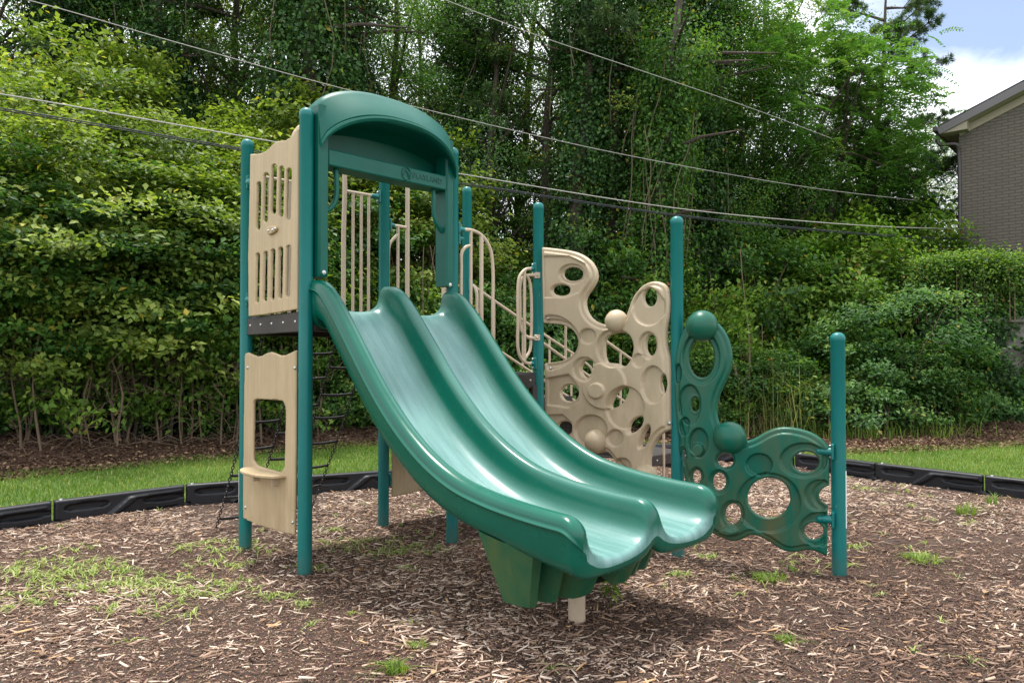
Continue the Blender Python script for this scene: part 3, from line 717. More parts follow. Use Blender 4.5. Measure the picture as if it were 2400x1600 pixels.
gr_w = slab('climbing_wall', out, holes, feats, .05, .018, .006, 'green_climber', plateau=(.036, .010)); put(gr_w, FA, FB, OFF); part(gr_w, label='dirty dark green moulded climbing wall with round holes and two ball holds')
for (a, b), r in (((243, 146), 88), ((393, 750), 91)):
    q = kg([(a, b)])[0]; ball(q[0], q[1], r * .4336 * .96, .085, 'ball_hold', 'green_climber', gr_w)
for z in (.825, .385): clamp(P8, (P6 - P8), z, .09, .025, gr_w, .052)
for z in (1.55, .945): clamp(P6, (P8 - P6), z, .06, .022, gr_w)

# ------------------------------------------------------------------ tube guard rails
def tubes(name, lst, r, mat='tan_metal', parent=None, label=None, main=None):
    root_o = None
    for i, (nm_, pts, rr) in enumerate(lst):
        o = MB().tube(pts, rr or r, 14).build(name if i == 0 else nm_, mat)
        if root_o is None: root_o = o; part(o, parent, label)
        else: part(o, root_o)
    return root_o
def gl(A, B, u, z): return on(A, B, u, z, 0)
R_ = .0125
A, B = P0, P3
g = tubes('guard_rail', [('rail', [gl(A, B, .79, 2.79), gl(A, B, 1.12, 2.79)], .0135)] + [('bar', [gl(A, B, u, 1.74), gl(A, B, u, 2.79)], R_) for u in (.875, .95, 1.02)] +
          [('hoop', tubepath([gl(A, B, .79, 1.74), gl(A, B, .79, 2.4), gl(A, B, .79, 3.0), gl(A, B, .73, 3.2), gl(A, B, .6, 3.3), gl(A, B, .47, 3.2), gl(A, B, .41, 3.0), gl(A, B, .41, 2.4), gl(A, B, .41, 1.74)], 50), .019),
           ('rail', [gl(A, B, .08, 2.79), gl(A, B, .41, 2.79)], .0135)] + [('bar', [gl(A, B, u, 1.74), gl(A, B, u, 2.79)], R_) for u in (.17, .25, .33)], R_, label='tan tube guard rail with upright bars above the chain ladder')
ap = slab('arch_plate', np.vstack([[(.33, 3.0), (.87, 3.0)], [(.6 + .27 * cos(a), 3.08 + .24 * sin(a)) for a in np.linspace(0, pi, 24)]]), [], [], .03, .008, .012, 'tan_plastic'); put(ap, P0, P3, 0); part(ap, g)
clamp(P3, (P0 - P3), 2.79, .07, .02, g); clamp(P0, (P3 - P0), 2.79, .07, .02, g)
A, B = P3, P4
g = tubes('guard_rail', [('rail', [gl(A, B, .08, 2.57), gl(A, B, .247, 2.57)], .0135), ('bar', [gl(A, B, .145, 1.33), gl(A, B, .145, 2.57)], R_), ('bar', [gl(A, B, .247, 1.33), gl(A, B, .247, 3.02)], .019),
          ('curved_bar', tubepath([gl(A, B, .145, 2.50), gl(A, B, .10, 2.46), gl(A, B, .055, 2.40), gl(A, B, .045, 2.28), gl(A, B, .045, 1.9), gl(A, B, .045, 1.33)]), R_),
          ('rail', tubepath([gl(A, B, .247, 3.02), gl(A, B, .3, 3.13), gl(A, B, .45, 3.19), gl(A, B, .6, 3.13), gl(A, B, .66, 3.0), gl(A, B, .66, 2.3), gl(A, B, .66, 1.33)], 30), .019)], R_, label='tan tube guard rail with a hooked bar at the rear')
clamp(P3, (P4 - P3), 2.57, .05, .018, g)
A, B = P2, P5
g = tubes('guard_rail', [('rail', tubepath([gl(A, B, .08, 2.43), gl(A, B, .2, 2.435), gl(A, B, .30, 2.40), gl(A, B, .375, 2.31), gl(A, B, .402, 2.18), gl(A, B, .402, 1.8), gl(A, B, .402, 1.33)], 40), .0135), ('bar', [gl(A, B, .18, 1.33), gl(A, B, .18, 2.43)], R_), ('bar', [gl(A, B, .285, 1.33), gl(A, B, .285, 2.41)], .0165),
          ('curved_bar', tubepath([gl(A, B, .18, 2.315), gl(A, B, .13, 2.30), gl(A, B, .09, 2.25), gl(A, B, .085, 2.12), gl(A, B, .085, 1.33)]), R_), ('curved_bar', tubepath([on(P2, P5, .09, 2.33, -.08), on(P2, P5, .045, 2.30, -.08), on(P2, P5, .02, 2.2, -.08), on(P2, P5, .02, 1.33, -.08)]), R_)], R_, label='tan tube guard rail with a curved end beside the slide')
clamp(P2, (P5 - P2), 2.43, .055, .02, g); clamp(P2, (P5 - P2), 2.36, .05, .016, g)
LL = .905
g = tubes('guard_rail', [('rail', tubepath([gl(A, B, LL - .07, 2.19), gl(A, B, LL - .14, 2.18), gl(A, B, LL - .21, 2.12), gl(A, B, LL - .232, 2.02), gl(A, B, LL - .232, 1.75), gl(A, B, LL - .232, 1.52), gl(A, B, LL - .2, 1.44), gl(A, B, LL - .14, 1.40), gl(A, B, LL - .07, 1.395)], 50), .0135),
          ('bar', [gl(A, B, LL - .16, 1.41), gl(A, B, LL - .16, 2.17)], .0145),
          ('curved_bar', tubepath([gl(A, B, LL - .17, 2.15), gl(A, B, LL - .11, 2.10), gl(A, B, LL - .085, 2.0), gl(A, B, LL - .085, 1.6), gl(A, B, LL - .10, 1.5), gl(A, B, LL - .16, 1.43)], 30), R_)], R_, label='narrow tan tube guard loop on the middle post')
clamp(P5, (P2 - P5), 2.19, .035, .018, g); clamp(P5, (P2 - P5), 1.395, .035, .018, g)
# grab handle on the front of that post
pf = lambda px, py, Y: Vector(atdepth(px, py, Y))
hd = MB().tube(tubepath([pf(1252, 645, 6.14), pf(1238, 645, 6.12), pf(1224, 652, 6.10), pf(1219, 668, 6.09), pf(1219, 720, 6.09), pf(1220, 765, 6.09), pf(1228, 783, 6.10), pf(1240, 791, 6.12), pf(1252, 792, 6.14)], 40), .0135, 14).build('grab_handle', 'tan_metal'); part(hd, posts[5])
for y in (645, 791):
    c = pf(1259, y, 6.145); part(MB().box(c, .05, .008, .05, (1, .05, 0), (-.05, 1, 0), .004).build('mounting_plate', 'tan_metal'), hd)
    part(MB().sphere(c - Vector((0, .008, 0)), .008, 10, 6).build('bolt', 'steel'), hd)
# far loops by the rear post
A, B = P4, P5
g = tubes('grab_handle', [('rail', tubepath([gl(A, B, .06, 2.12), gl(A, B, .10, 2.11), gl(A, B, .135, 2.05), gl(A, B, .14, 1.9), gl(A, B, .14, 1.6), gl(A, B, .12, 1.5), gl(A, B, .06, 1.46)], 30), .0145)], .0145)
clamp(P4, (P5 - P4), 2.12, .03, .016, g)

# ------------------------------------------------------------------ stairs at the rear with handrails and low platform
st = None
STW0, STW1 = P5, P4
for i in range(4):
    u = .02 + i * .46; z = DZ2 - .215 * (i + 1) + (.0 if i < 3 else -.0)
    a = P5 + e * u; b = P4 + e * u; m = (a + b) / 2; x = (b - a) / np.linalg.norm(b - a); ln = np.linalg.norm(b - a)
    ctr = m + e * .2
    w = .44 if i < 3 else 1.0
    if i == 3: ctr = m + e * .5
    bx = MB().box((ctr[0], ctr[1], z - .012), ln - .08, w, .02, (x[0], x[1], 0), (e[0], e[1], 0), .003)
    o = bx.build('staircase' if i == 0 else ('step' if i < 3 else 'landing'), 'perforated_deck')
    if st is None: st = o; part(o, label='dark metal stairs behind the tan climbing wall')
    else: part(o, st)
    for sg in (-1, 1):
        q = ctr + x * sg * (ln - .04) / 2
        r = MB().box((q[0], q[1], z - .05), .03, w + .02, .105, (x[0], x[1], 0), (e[0], e[1], 0), .004).build('edge_beam', 'deck_rubber'); part(r, st)
        for k in np.linspace(-.4, .4, 4):
            qq = q + e * k * w; part(MB().sphere((qq[0] - x[0] * .015, qq[1] - x[1] * .015, z - .05), .011, 8, 6).build('bolt', 'steel'), st)
    rs = MB().box((ctr[0] + e[0] * w / 2, ctr[1] + e[1] * w / 2, z - .11), ln - .1, .012, .2, (x[0], x[1], 0), (e[0], e[1], 0)).build('riser', 'perforated_deck'); part(rs, st)
m = (P5 + P4) / 2
for A_, off in ((P5, .0), (P4, .0)):
    rails = []
    Q = lambda u, z: Vector((A_[0] + e[0] * u, A_[1] + e[1] * u, z))
    z0 = 2.0 if A_ is P5 else 2.15
    z1 = 1.58 if A_ is P5 else 1.70
    lst = [('handrail', tubepath([Q(.03, z0), Q(.12, z0 - .045), Q(.5, z0 - .43 * .5), Q(1.0, z0 - .43), Q(1.7, z0 - .43 * 1.7), Q(1.85, z0 - .43 * 1.85 - .03), Q(1.88, z0 - .43 * 1.88 - .12), Q(1.88, z1 - .46 * 1.88)], 50), .0145),
           ('rail', [Q(.03, z1), Q(1.88, z1 - .46 * 1.88)], .0135)]
    for u in (.35, .75, 1.15, 1.5): lst.append(('bar', [Q(u, z1 - .46 * u - (.25 if u in (.35, 1.15) else 0)), Q(u, z0 - .43 * u)], .0115))
    lst.append(('bar', [Q(1.88, 0.0), Q(1.88, z1 - .46 * 1.88)], .0145))
    tubes('stair_rail', lst, .0135, label=('near' if A_ is P5 else 'far') + ' sloping tan stair handrail')

# ladder of two black risers below the lower deck (front)
o = MB()
for u in (.84,): c = gl(P2, P5, u, .82); o.box(c, .05, .05, .78, tuple(on(P2, P5, 1, 0) - on(P2, P5, 0, 0)), tuple(UP.cross(on(P2, P5, 1, 0) - on(P2, P5, 0, 0))))
leg = o.build('deck_leg', 'deck_rubber'); part(leg)
A_, B_ = P2, P5; mm = (P2 + P5) / 2; nx = (P5 - P2) / np.linalg.norm(P5 - P2); ny = np.array([nx[1], -nx[0]])
for i in range(4):
    q = mm + ny * (-.12 - .18 * i) ; zz = 1.02 - .0 * i
pan = MB().box((mm[0] - ny[0] * .45, mm[1] - ny[1] * .45, .95), .8, .012, .55, (nx[0], nx[1], 0), (ny[0], ny[1], 0)).build('enclosure_panel', 'perforated_deck'); part(pan, leg)

# ------------------------------------------------------------------ chain ladder
def link_mesh(mb, c, ax, tw):
    ax = ax.normalized(); a = ax.orthogonal().normalized(); b = ax.cross(a); s = (a * cos(tw) + b * sin(tw)) * .0105
    pts = []
    for k in range(10):
        an = 2 * pi * k / 10; pts.append(c + ax * (.0175 * sin(an)) + s * cos(an))
    mb.tube(pts, .0038, 5, closed=True)
chains = []
for i in range(4):
    t0 = P0 + e * (.13 + .315 * i) ; b0 = P0 + e * (.11 + .28 * i) - dv * .80
    pts = []
    for k in range(60):
        f = k / 59; sag = .035 * sin(pi * f)
        p = t0 + (b0 - t0) * f - dv * (-sag); pts.append(Vector((p[0], p[1], 1.62 * (1 - f) - sag * .6)))
    chains.append(pts)
lad = None
for pts in chains:
    L = [0]
    for a, b in zip(pts, pts[1:]): L.append(L[-1] + (b - a).length)
    mb = MB(); n = int(L[-1] / .027)
    P = np.array([tuple(p) for p in pts])
    cc_ = np.stack([np.interp(np.linspace(0, L[-1], n), L, P[:, k]) for k in range(3)], 1)
    for k in range(n):
        ax = Vector(cc_[min(k + 1, n - 1)] - cc_[max(k - 1, 0)]); link_mesh(mb, Vector(cc_[k]), ax, (k % 2) * pi / 2 + .3)
    o = mb.build('chain_ladder' if lad is None else 'chain', 'chain_black')
    if lad is None: lad = o; part(o, label='black chain ladder with staggered rubber rungs')
    else: part(o, lad)
for bay in range(3):
    fr = (.16, .29, .42, .55, .68, .81, .93) if bay != 1 else (.10, .22, .355, .485, .615, .745, .87)
    for f in fr:
        k = int(f * 59); a = chains[bay][k]; b = chains[bay + 1][k]; mid = (a + b) / 2 - UP * .008
        part(MB().tube([Vector(p) for p in catmull([a, a * .75 + b * .25 - UP * .006, mid, a * .25 + b * .75 - UP * .006, b], 9)], .0115, 10).build('rung', 'chain_black'), lad)

# parent everything with kept transforms
bpy.context.view_layer.update()
def depth_of(o):
    d = 0
    while o.parent: o = o.parent; d += 1
    return d
W_ = {o.name: o.matrix_world.copy() for o, p in _imp}
for o, p in _imp: o.parent = p; o.matrix_parent_inverse = Matrix.Identity(4)
for o, p in sorted(_imp, key=lambda q: depth_of(q[0])):
    pw = W_.get(p.name, Matrix.Translation(ROOT_loc)); o.matrix_basis = pw.inverted() @ W_[o.name]

# ================================================================== ground
def vnoise(x, y, sc, seed=0):
    r = np.random.default_rng(seed).random((64, 64)); x = x * sc; y = y * sc
    xi = np.floor(x).astype(int); yi = np.floor(y).astype(int); fx = sst(x - xi); fy = sst(y - yi)
    g = lambda a, b: r[a % 64, b % 64]
    return (g(xi, yi) * (1 - fx) + g(xi + 1, yi) * fx) * (1 - fy) + (g(xi, yi + 1) * (1 - fx) + g(xi + 1, yi + 1) * fx) * fy
EX = [-40, -8, -4.7, -2.5, 0, 5, 9, 13, 40]; EY = [8, 10.6, 12.6, 14.0, 14.8, 15.6, 15.2, 14.2, 12]
edge = lambda x: np.interp(x, EX, EY)
GX = [-40, -6.1, -4.2, -2.5, 0, 5.4, 8.9, 40]; GY = [2, 8.9, 11.1, 12.6, 13.0, 11.5, 12.7, 18]
gedge = lambda x: np.interp(x, GX, GY)
def zt(x, y):
    x = np.asarray(x, float); y = np.asarray(y, float)
    d = y - edge(x)
    z = .30 * sst((d + 1.6) / 2.5) + np.clip(d - 1, 0, 30) * .16 + (vnoise(x, y, .9, 3) - .5) * .10 * sst((d + 2.2) / 2)
    far = np.clip(d - 12, 0, 60) * .12
    right = np.clip(x - 6, 0, 8) * np.clip(y - 12.6, 0, 4) * .035
    return z + far + right
nx = ny = 170
gx = np.concatenate([np.linspace(-90, -14, 22, endpoint=False), np.linspace(-14, 16, 125, endpoint=False), np.linspace(16, 90, 24)])
gy = np.concatenate([np.linspace(-50, 0, 14, endpoint=False), np.linspace(0, 24, 110, endpoint=False), np.linspace(24, 110, 26)])
X, Y = np.meshgrid(gx, gy, indexing='ij'); Zg = zt(X, Y)
I = np.arange(len(gx) * len(gy)).reshape(len(gx), len(gy)); q = np.stack([I[:-1, :-1].ravel(), I[1:, :-1].ravel(), I[1:, 1:].ravel(), I[:-1, 1:].ravel()], 1)
lawn = sst((gedge(X) - Y) / 1.6 + .5 + (vnoise(X, Y, 1.7, 8) - .5) * .8)
tag(mesh_np('ground', np.stack([X.ravel(), Y.ravel(), Zg.ravel()], 1), q, 'soil', attrs={'lawn': lawn.ravel()}), kind='structure')

# play border: joints of the black timbers
J = [(-6.3, 2.2), (-5.85, 3.3), (-5.3, 4.35), (-4.65, 5.35), (-3.93, 6.30), (-3.17, 7.14), (-2.16, 7.70), (-1.12, 8.22), (-.35, 9.1), (.35, 10.05), (1.35, 10.7), (2.52, 10.72), (3.2, 9.72), (3.72, 9.62), (4.31, 8.68), (4.98, 7.73), (5.66, 6.78), (6.1, 5.7), (6.35, 4.6), (6.5, 3.4), (6.5, 2.2)]
J = [j for j in J if j != (3.2, 9.72)]
bedp = np.array(J + [(6.6, -3.5), (-6.6, -3.5)])
def inbed(x, y): return sdf_poly(bedp, np.stack([x, y], 1)) < -.06
def mz(x, y): return .012 + (vnoise(x, y, 2.2, 21) - .5) * .035 + (vnoise(x, y, .7, 22) - .5) * .03 + .016
res = .09
xs = np.arange(-6.7, 6.8, res); ys = np.arange(-3.6, 11, res); X, Y = np.meshgrid(xs, ys, indexing='ij')
pts = np.stack([X.ravel(), Y.ravel()], 1); dd = sdf_poly(bedp, pts)
Zm = mz(X.ravel(), Y.ravel()); ok = (dd < .03).reshape(X.shape)
Zm = np.where(dd > -.0, .006, Zm)
I = np.arange(X.size).reshape(X.shape); c = ok[:-1, :-1] & ok[1:, :-1] & ok[1:, 1:] & ok[:-1, 1:]
ii, jj = np.nonzero(c); q = np.stack([I[ii, jj], I[ii + 1, jj], I[ii + 1, jj + 1], I[ii, jj + 1]], 1)
tag(mesh_np('mulch_ground', np.stack([pts[:, 0], pts[:, 1], Zm], 1), q, 'mulch'), kind='structure')

# loose wood chips
def chips(n, x0, x1, y0, y1, lmin, lmax, seed, dens, tone=1.):
    r = np.random.default_rng(seed); x = r.uniform(x0, x1, n); y = r.uniform(y0, y1, n)
    k = inbed(x, y) & (np.abs(x) < .78 * y + 1.2) & (r.random(n) < dens(x, y)); x, y = x[k], y[k]; n = len(x)
    L = lmin + (lmax - lmin) * r.random(n) ** 2.2; w = L * r.uniform(.10, .26, n); w = np.clip(w, .004, .015); h = r.uniform(.0015, .004, n)
    az = r.uniform(0, pi, n); az = np.where(r.random(n) < .35, r.normal(.25, .5, n), az); pit = r.normal(0, .16, n); rol = r.normal(0, .35, n)
    U = np.stack([np.cos(az) * np.cos(pit), np.sin(az) * np.cos(pit), np.sin(pit)], 1)
    Vv = np.stack([-np.sin(az), np.cos(az), 0 * az], 1); Nn = np.cross(U, Vv); V2 = Vv * np.cos(rol)[:, None] + Nn * np.sin(rol)[:, None]; N2 = np.cross(U, V2)
    z = mz(x, y) + .002 + np.abs(np.sin(pit)) * L * .4 + r.random(n) * .008
    C = np.stack([x, y, z], 1); vs = []
    tp_ = r.uniform(.35, 1, (n, 4))
    for kk, (a, b, cz_) in enumerate(((-1, -1, 1), (1, -1, 1), (1, 1, 1), (-1, 1, 1), (-1, -1, -1), (1, -1, -1), (1, 1, -1), (-1, 1, -1))):
        t = tp_[:, kk % 4][:, None]
        vs.append(C + U * (a * L / 2)[:, None] * (.8 + .2 * t) + V2 * (b * w / 2)[:, None] * t + N2 * (cz_ * h / 2)[:, None])
    V = np.stack(vs, 1).reshape(-1, 3); b = np.arange(n)[:, None] * 8
    f = np.concatenate([b + np.array([[0, 1, 2, 3]]), b + np.array([[4, 5, 1, 0]]), b + np.array([[5, 6, 2, 1]]), b + np.array([[6, 7, 3, 2]]), b + np.array([[7, 4, 0, 3]])], 1).reshape(-1, 4)
    pat = vnoise(x, y, .55, 31) * .5 + vnoise(x, y, 1.8, 32) * .5
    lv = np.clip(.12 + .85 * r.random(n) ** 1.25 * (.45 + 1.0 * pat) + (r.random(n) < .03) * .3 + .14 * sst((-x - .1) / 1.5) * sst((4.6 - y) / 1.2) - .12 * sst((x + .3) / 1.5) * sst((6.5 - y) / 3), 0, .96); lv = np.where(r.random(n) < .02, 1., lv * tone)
    return V, f, np.repeat(lv, 5)
def dn(x, y):
    p = vnoise(x, y, .8, 41) * .6 + vnoise(x, y, 2.3, 42) * .4
    return np.clip(.1 + 2.2 * (p - .28), .12, 1)
P_ = [chips(75000, -3.6, 3.9, 2.1, 4.6, .013, .088, 1, dn), chips(120000, -5.5, 5.5, 4.4, 7.6,   .016, .085, 2, dn), chips(90000, -5, 6.2, 7.4, 11, .022, .09, 3, dn), chips(150000, -4.2, 4.6, 2.1, 5.6, .005, .022, 4, lambda x, y: np.ones_like(x), .68)]
o0 = 0; Vs = []; Fs = []; Ls = []
for V, f, l in P_: Vs.append(V); Fs.append(f + o0); Ls.append(l); o0 += len(V)
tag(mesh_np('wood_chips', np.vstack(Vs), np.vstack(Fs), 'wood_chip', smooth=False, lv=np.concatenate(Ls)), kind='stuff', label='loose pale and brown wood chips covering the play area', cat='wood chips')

def fallen():
    r = np.random.default_rng(66); n = 260; x = r.uniform(-4.5, 5, n); y = r.uniform(2.4, 9.5, n); k = inbed(x, y); x, y = x[k], y[k]; n = len(x)
    a = r.uniform(0, 2 * pi, n); L = r.uniform(.025, .055, n); V = []
    for i in range(n):
        c = np.array([x[i], y[i], float(mz(x[i:i+1], y[i:i+1])[0]) + .016]); d = np.array([cos(a[i]), sin(a[i]), r.uniform(-.1, .25)]); s_ = np.array([-sin(a[i]), cos(a[i]), r.uniform(-.2, .2)])
        for u, w in ((-.5, 0), (-.2, .3), (.15, .34), (.5, 0), (.15, -.34), (-.2, -.3)): V.append(c + d * u * L[i] + s_ * w * L[i] + np.array([0, 0, abs(w) * L[i] * .5]))
    b = np.arange(n)[:, None] * 6
    tag(mesh_np('fallen_leaves', V, (b + np.array([[0, 1, 4 + 1, 0]]))[:, :0].reshape(-1, 4) if False else (b + np.array([[0, 1, 2, 3, 4, 5]])), 'litter', lv=r.uniform(.35, 1., n)), kind='stuff', label='scattered dry brown leaves lying on the wood chips', cat='fallen leaves')
fallen()
# ------------------------------------------------------------------ blades
def blades(x, y, z, hmin, hmax, wid, seed, lean=.5, droop=.5, seg=2):
    r = np.random.default_rng(seed); n = len(x); h = r.uniform(hmin, hmax, n) if np.isscalar(hmin) else hmin
    az = r.uniform(0, 2 * pi, n); ln = np.abs(r.normal(0, lean, n)); d = np.stack([np.cos(az), np.sin(az), 0 * az], 1); s = np.stack([-np.sin(az), np.cos(az), 0 * az], 1)
    B = np.stack([x, y, z], 1); w = wid * r.uniform(.6, 1.3, n); up = np.array([[0, 0, 1.]])
    m1 = B + d * (h * ln * .35)[:, None] + up * (h * .6)[:, None]; tp_ = B + d * (h * ln * (.8 + droop * .6))[:, None] + up * (h * (1 - droop * .35 * ln))[:, None]
    V = np.stack([B - s * (w / 2)[:, None], B + s * (w / 2)[:, None], m1 + s * (w * .42)[:, None], m1 - s * (w * .42)[:, None], tp_ + s * (w * .06)[:, None], tp_ - s * (w * .06)[:, None]], 1).reshape(-1, 3)
    b = np.arange(n)[:, None] * 6; f = np.concatenate([b + np.array([[0, 1, 2, 3]]), b + np.array([[3, 2, 4, 5]])], 1).reshape(-1, 4)
    return V, f, n
def lawn_pts(n, x0, x1, y0, y1, seed):
    r = np.random.default_rng(seed); x = r.uniform(x0, x1, n); y = r.uniform(y0, y1, n)
    d = sdf_poly(bedp, np.stack([x, y], 1)); g = (gedge(x) - y) / 1.1 + .5 + (vnoise(x, y, 1.7, 8) - .5) * .9
    k = (d > .07) & (r.random(n) < np.clip(g * 1.6, 0, 1)) & (np.abs(x) < .8 * y + 1.5)
    return x[k], y[k]
xa, ya = lawn_pts(150000, -9.5, -.3, 5.0, 13.4, 51); xb, yb = lawn_pts(150000, 1.5, 13, 6.5, 14.5, 52); xc, yc = lawn_pts(30000, -1, 3, 9, 14, 53)
x = np.r_[xa, xb, xc]; y = np.r_[ya, yb, yc]
V, f, n = blades(x, y, zt(x, y) - .003, .025, .075, .006, 55, .6, .6)
lv = np.clip(rng.normal(.42, .17, n) + (vnoise(x, y, .8, 9) - .5) * .5, 0, .95); lv = np.where(rng.random(n) < .05, 1, lv)
tag(mesh_np('grass', V, f, 'grass_blade', lv=np.repeat(lv, 2)), kind='stuff', label='short green lawn beyond the black border', cat='grass')

# weeds creeping through the mulch
def weed_pts(c, rad, n, seed):
    r = np.random.default_rng(seed); a = r.uniform(0, 2 * pi, n); q = rad * np.sqrt(r.random(n)); return c[0] + q * np.cos(a) * 1.5, c[1] + q * np.sin(a) * .8
WX = []; WY = []
spots = [(110, 1350, .35, 700), (200, 1365, .3, 420), (300, 1375, .22, 260), (400, 1385, .30, 460), (500, 1330, .18, 160), (530, 1290, .25, 380), (450, 1410, .16, 130), (330, 1440, .16, 110), (20, 1420, .2, 240), (380, 1455, .12, 60), (580, 1310, .16, 110), (650, 1415, .1, 50), (705, 1437, .08, 36), (860, 1290, .28, 420), (960, 1300, .22, 170), (800, 1260, .12, 60), (740, 1345, .1, 40), (1140, 1290, .1, 40), (915, 1275, .16, 110), (1330, 1350, .05, 14), (1590, 1355, .05, 26), (1770, 1362, .12, 80), (1645, 1318, .1, 40), (1990, 1292, .08, 40), (2130, 1312, .12, 70), (2165, 1325, .1, 60), (1280, 1580, .04, 12), (310, 1540, .05, 14), (140, 1300, .16, 60), (30, 1345, .2, 110), (2070, 1150, .3, 160), (2020, 1120, .2, 110), (1160, 1440, .04, 8), (620, 1250, .14, 40), (1980, 1330, .08, 30), (560, 1390, .14, 90), (250, 1400, .14, 70), (2110, 1200, .12, 30), (900, 1310, .1, 50), (940, 1345, .1, 26)]
for i, (px, py, r_, n_) in enumerate(spots):
    c = ground(px, py); a, b = weed_pts(c, r_, n_, 600 + i); WX.append(a[:int(len(a) * .27)]); WY.append(b[:int(len(a) * .27)])
r = np.random.default_rng(77); a = r.uniform(-5, 5.5, 420); b = r.uniform(3, 9.5, 420); WX.append(a); WY.append(b)
x = np.concatenate(WX); y = np.concatenate(WY); kk = rng.random(len(x)) < .36; x = x[kk]; y = y[kk]; x = np.repeat(x, 7) + rng.normal(0, .006, len(x) * 7); y = np.repeat(y, 7) + rng.normal(0, .006, len(y) * 7)
k = inbed(x, y); x, y = x[k], y[k]
V, f, n = blades(x, y, mz(x, y), .02, .052, .0075, 56, 1.7, 1.2)
tag(mesh_np('weeds', V, f, 'weed_leaf', lv=np.repeat(np.clip(rng.normal(.62, .2, n), 0, .96), 2)), kind='stuff', label='bright green creeping weeds scattered through the mulch', cat='weeds')
def tuft(name, px, py, rad, n, hmin, hmax, wid, label, cat='weed', mat='grass_blade', seed=1, lean=.7, on_soil=False, grp=None):
    c = ground(px, py); 
    if on_soil:
        for _ in range(4): c = ground(px, py, float(zt(c[0], c[1])))
    r = np.random.default_rng(seed); a = r.uniform(0, 2 * pi, n); q = rad * np.sqrt(r.random(n)); x = q * np.cos(a); y = q * np.sin(a)
    V, f, n = blades(x, y, x * 0, hmin, hmax, wid, seed, lean, .9)
    o = mesh_np(name, V, f, mat, lv=np.repeat(np.clip(rng.normal(.6, .2, n), 0, .96), 2)); o.location = (c[0], c[1], (float(zt(c[0], c[1])) if on_soil else float(mz(np.array([c[0]]), np.array([c[1]]))[0]))); tag(o, label, cat, grp); return o
tuft('grass_tuft', 930, 1588, .05, 90, .03, .09, .006, 'spiky green grass tuft in the mulch at the bottom edge of the photo', seed=3, lean=.9)
tuft('grass_tuft', 980, 1535, .035, 45, .02, .06, .006, 'small green grass tuft just behind the spiky one at the bottom edge', seed=4, lean=.9)
tuft('grass_tuft', 1842, 1515, .05, 60, .02, .06, .006, 'low yellow green weed alone on the mulch right of the slide exit', seed=5, lean=1.1)
tuft('grass_tuft', 2262, 1215, .08, 80, .06, .14, .007, 'upright grass tuft on the mulch in front of the right border', seed=6)
tuft('grass_tuft', 2325, 1195, .05, 50, .06, .15, .007, 'thin grass tuft leaning right close under the right border', seed=7)
tuft('grass_tuft', 2160, 1322, .12, 110, .03, .08, .008, 'spreading grass weed on open mulch right of the short post', seed=8, lean=1.1)
tuft('grass_tuft', 1800, 1365, .11, 90, .03, .08, .008, 'green weed patch under the lower edge of the green climbing wall', seed=9, lean=1.1)
def sprout(px, py, h, nl, size, label, seed):
    c = ground(px, py); r = np.random.default_rng(seed); root = empty('seedling', (c[0], c[1], .02)); tag(root, label, 'seedling')
    st_ = MB(); st_.tube([(0, 0, -.03), (.01, 0, h * .5), (.02, .01, h)], [.003, .0025, .0015], 6); s_ = st_.build('stem', 'grass_blade', root)
    V = []; Fq = []
    for k in range(nl):
        t = (k + 1) / nl; a = k * 2.4 + r.uniform(-.3, .3); d = np.array([cos(a), sin(a), r.uniform(-.5, .3)]); s = np.array([-sin(a), cos(a), 0]); p = np.array([.02 * t, .01 * t, h * (.35 + .65 * t)])
        L = size * r.uniform(.7, 1.2); w = L * .16; b = len(V); V += [p, p + d * L * .45 + s * w + [0, 0, .01], p + d * L + [0, 0, -.012], p + d * L * .45 - s * w + [0, 0, .01]]; Fq.append((b, b + 1, b + 2, b + 3))
    mesh_np('leaf', V, np.array(Fq), 'leaf_vine', lv=r.uniform(.4, .8, nl), parent=root)
sprout(1430, 1430, .15, 15, .09, 'leafy green seedling growing beside the short tan slide post', 1)
sprout(745, 1350, .05, 7, .06, 'small round leaved seedling beside the front left post', 2)
sprout(1845, 1345, .07, 6, .08, 'yellow green seedling with two raised leaves under the green climbing wall', 3)

# ------------------------------------------------------------------ black border timbers
def stad(cx_, cz_, w, h): return smooth_closed(np.array([(cx_ - w / 2, cz_ - h / 2), (cx_ + w / 2, cz_ - h / 2), (cx_ + w / 2, cz_ + h / 2), (cx_ - w / 2, cz_ + h / 2)]), 2)
TL = 1.16
tim = slab('timber', np.array([(.0, .225), (0, .04), (.035, .04), (.035, -.12), (TL + .11, -.12), (TL + .11, .045), (TL - .015, .055), (TL - .015, .225)]), [], [(stad(.26, .145, .36, .062), -.028, .014), (stad(.95, .125, .40, .05), -.024, .014), (stad(.92, .03, .30, .022), -.008, .008), (smooth_closed(np.array([(.40, .02), (.47, .02), (.64, .12), (.68, .165), (1.1, .165), (1.1, .185), (.63, .185), (.58, .15)]), 1), .018, .012)], .07, .012, .011, 'black_plastic', linkit=False)
pin = MB().lathe((0, 0, 0), [(0, .245), (.014, .243), (.018, .235), (.018, .1)], 12).mesh('pin', 'steel')
labs = ['border timber running out of the frame low on the left side', 'second border timber from the left edge with a diagonal groove', 'border timber ending behind the left rear post and wooden counter panel', 'border timber seen between the two left posts behind the chain ladder', 'border timber behind the slide and rear post', 'far border timber hidden behind the slide beds', 'far border timber seen through the tan climbing wall', 'border timber at the far back corner behind the low landing', 'far right border timber behind the green climbing wall', 'border timber seen through the oval hole of the green climbing wall', 'border timber just right of the short teal post', 'long border timber with a diagonal groove right of the short teal post', 'last border timber running out at the right edge']
Jv = [np.array(j) for j in J]
li = 0
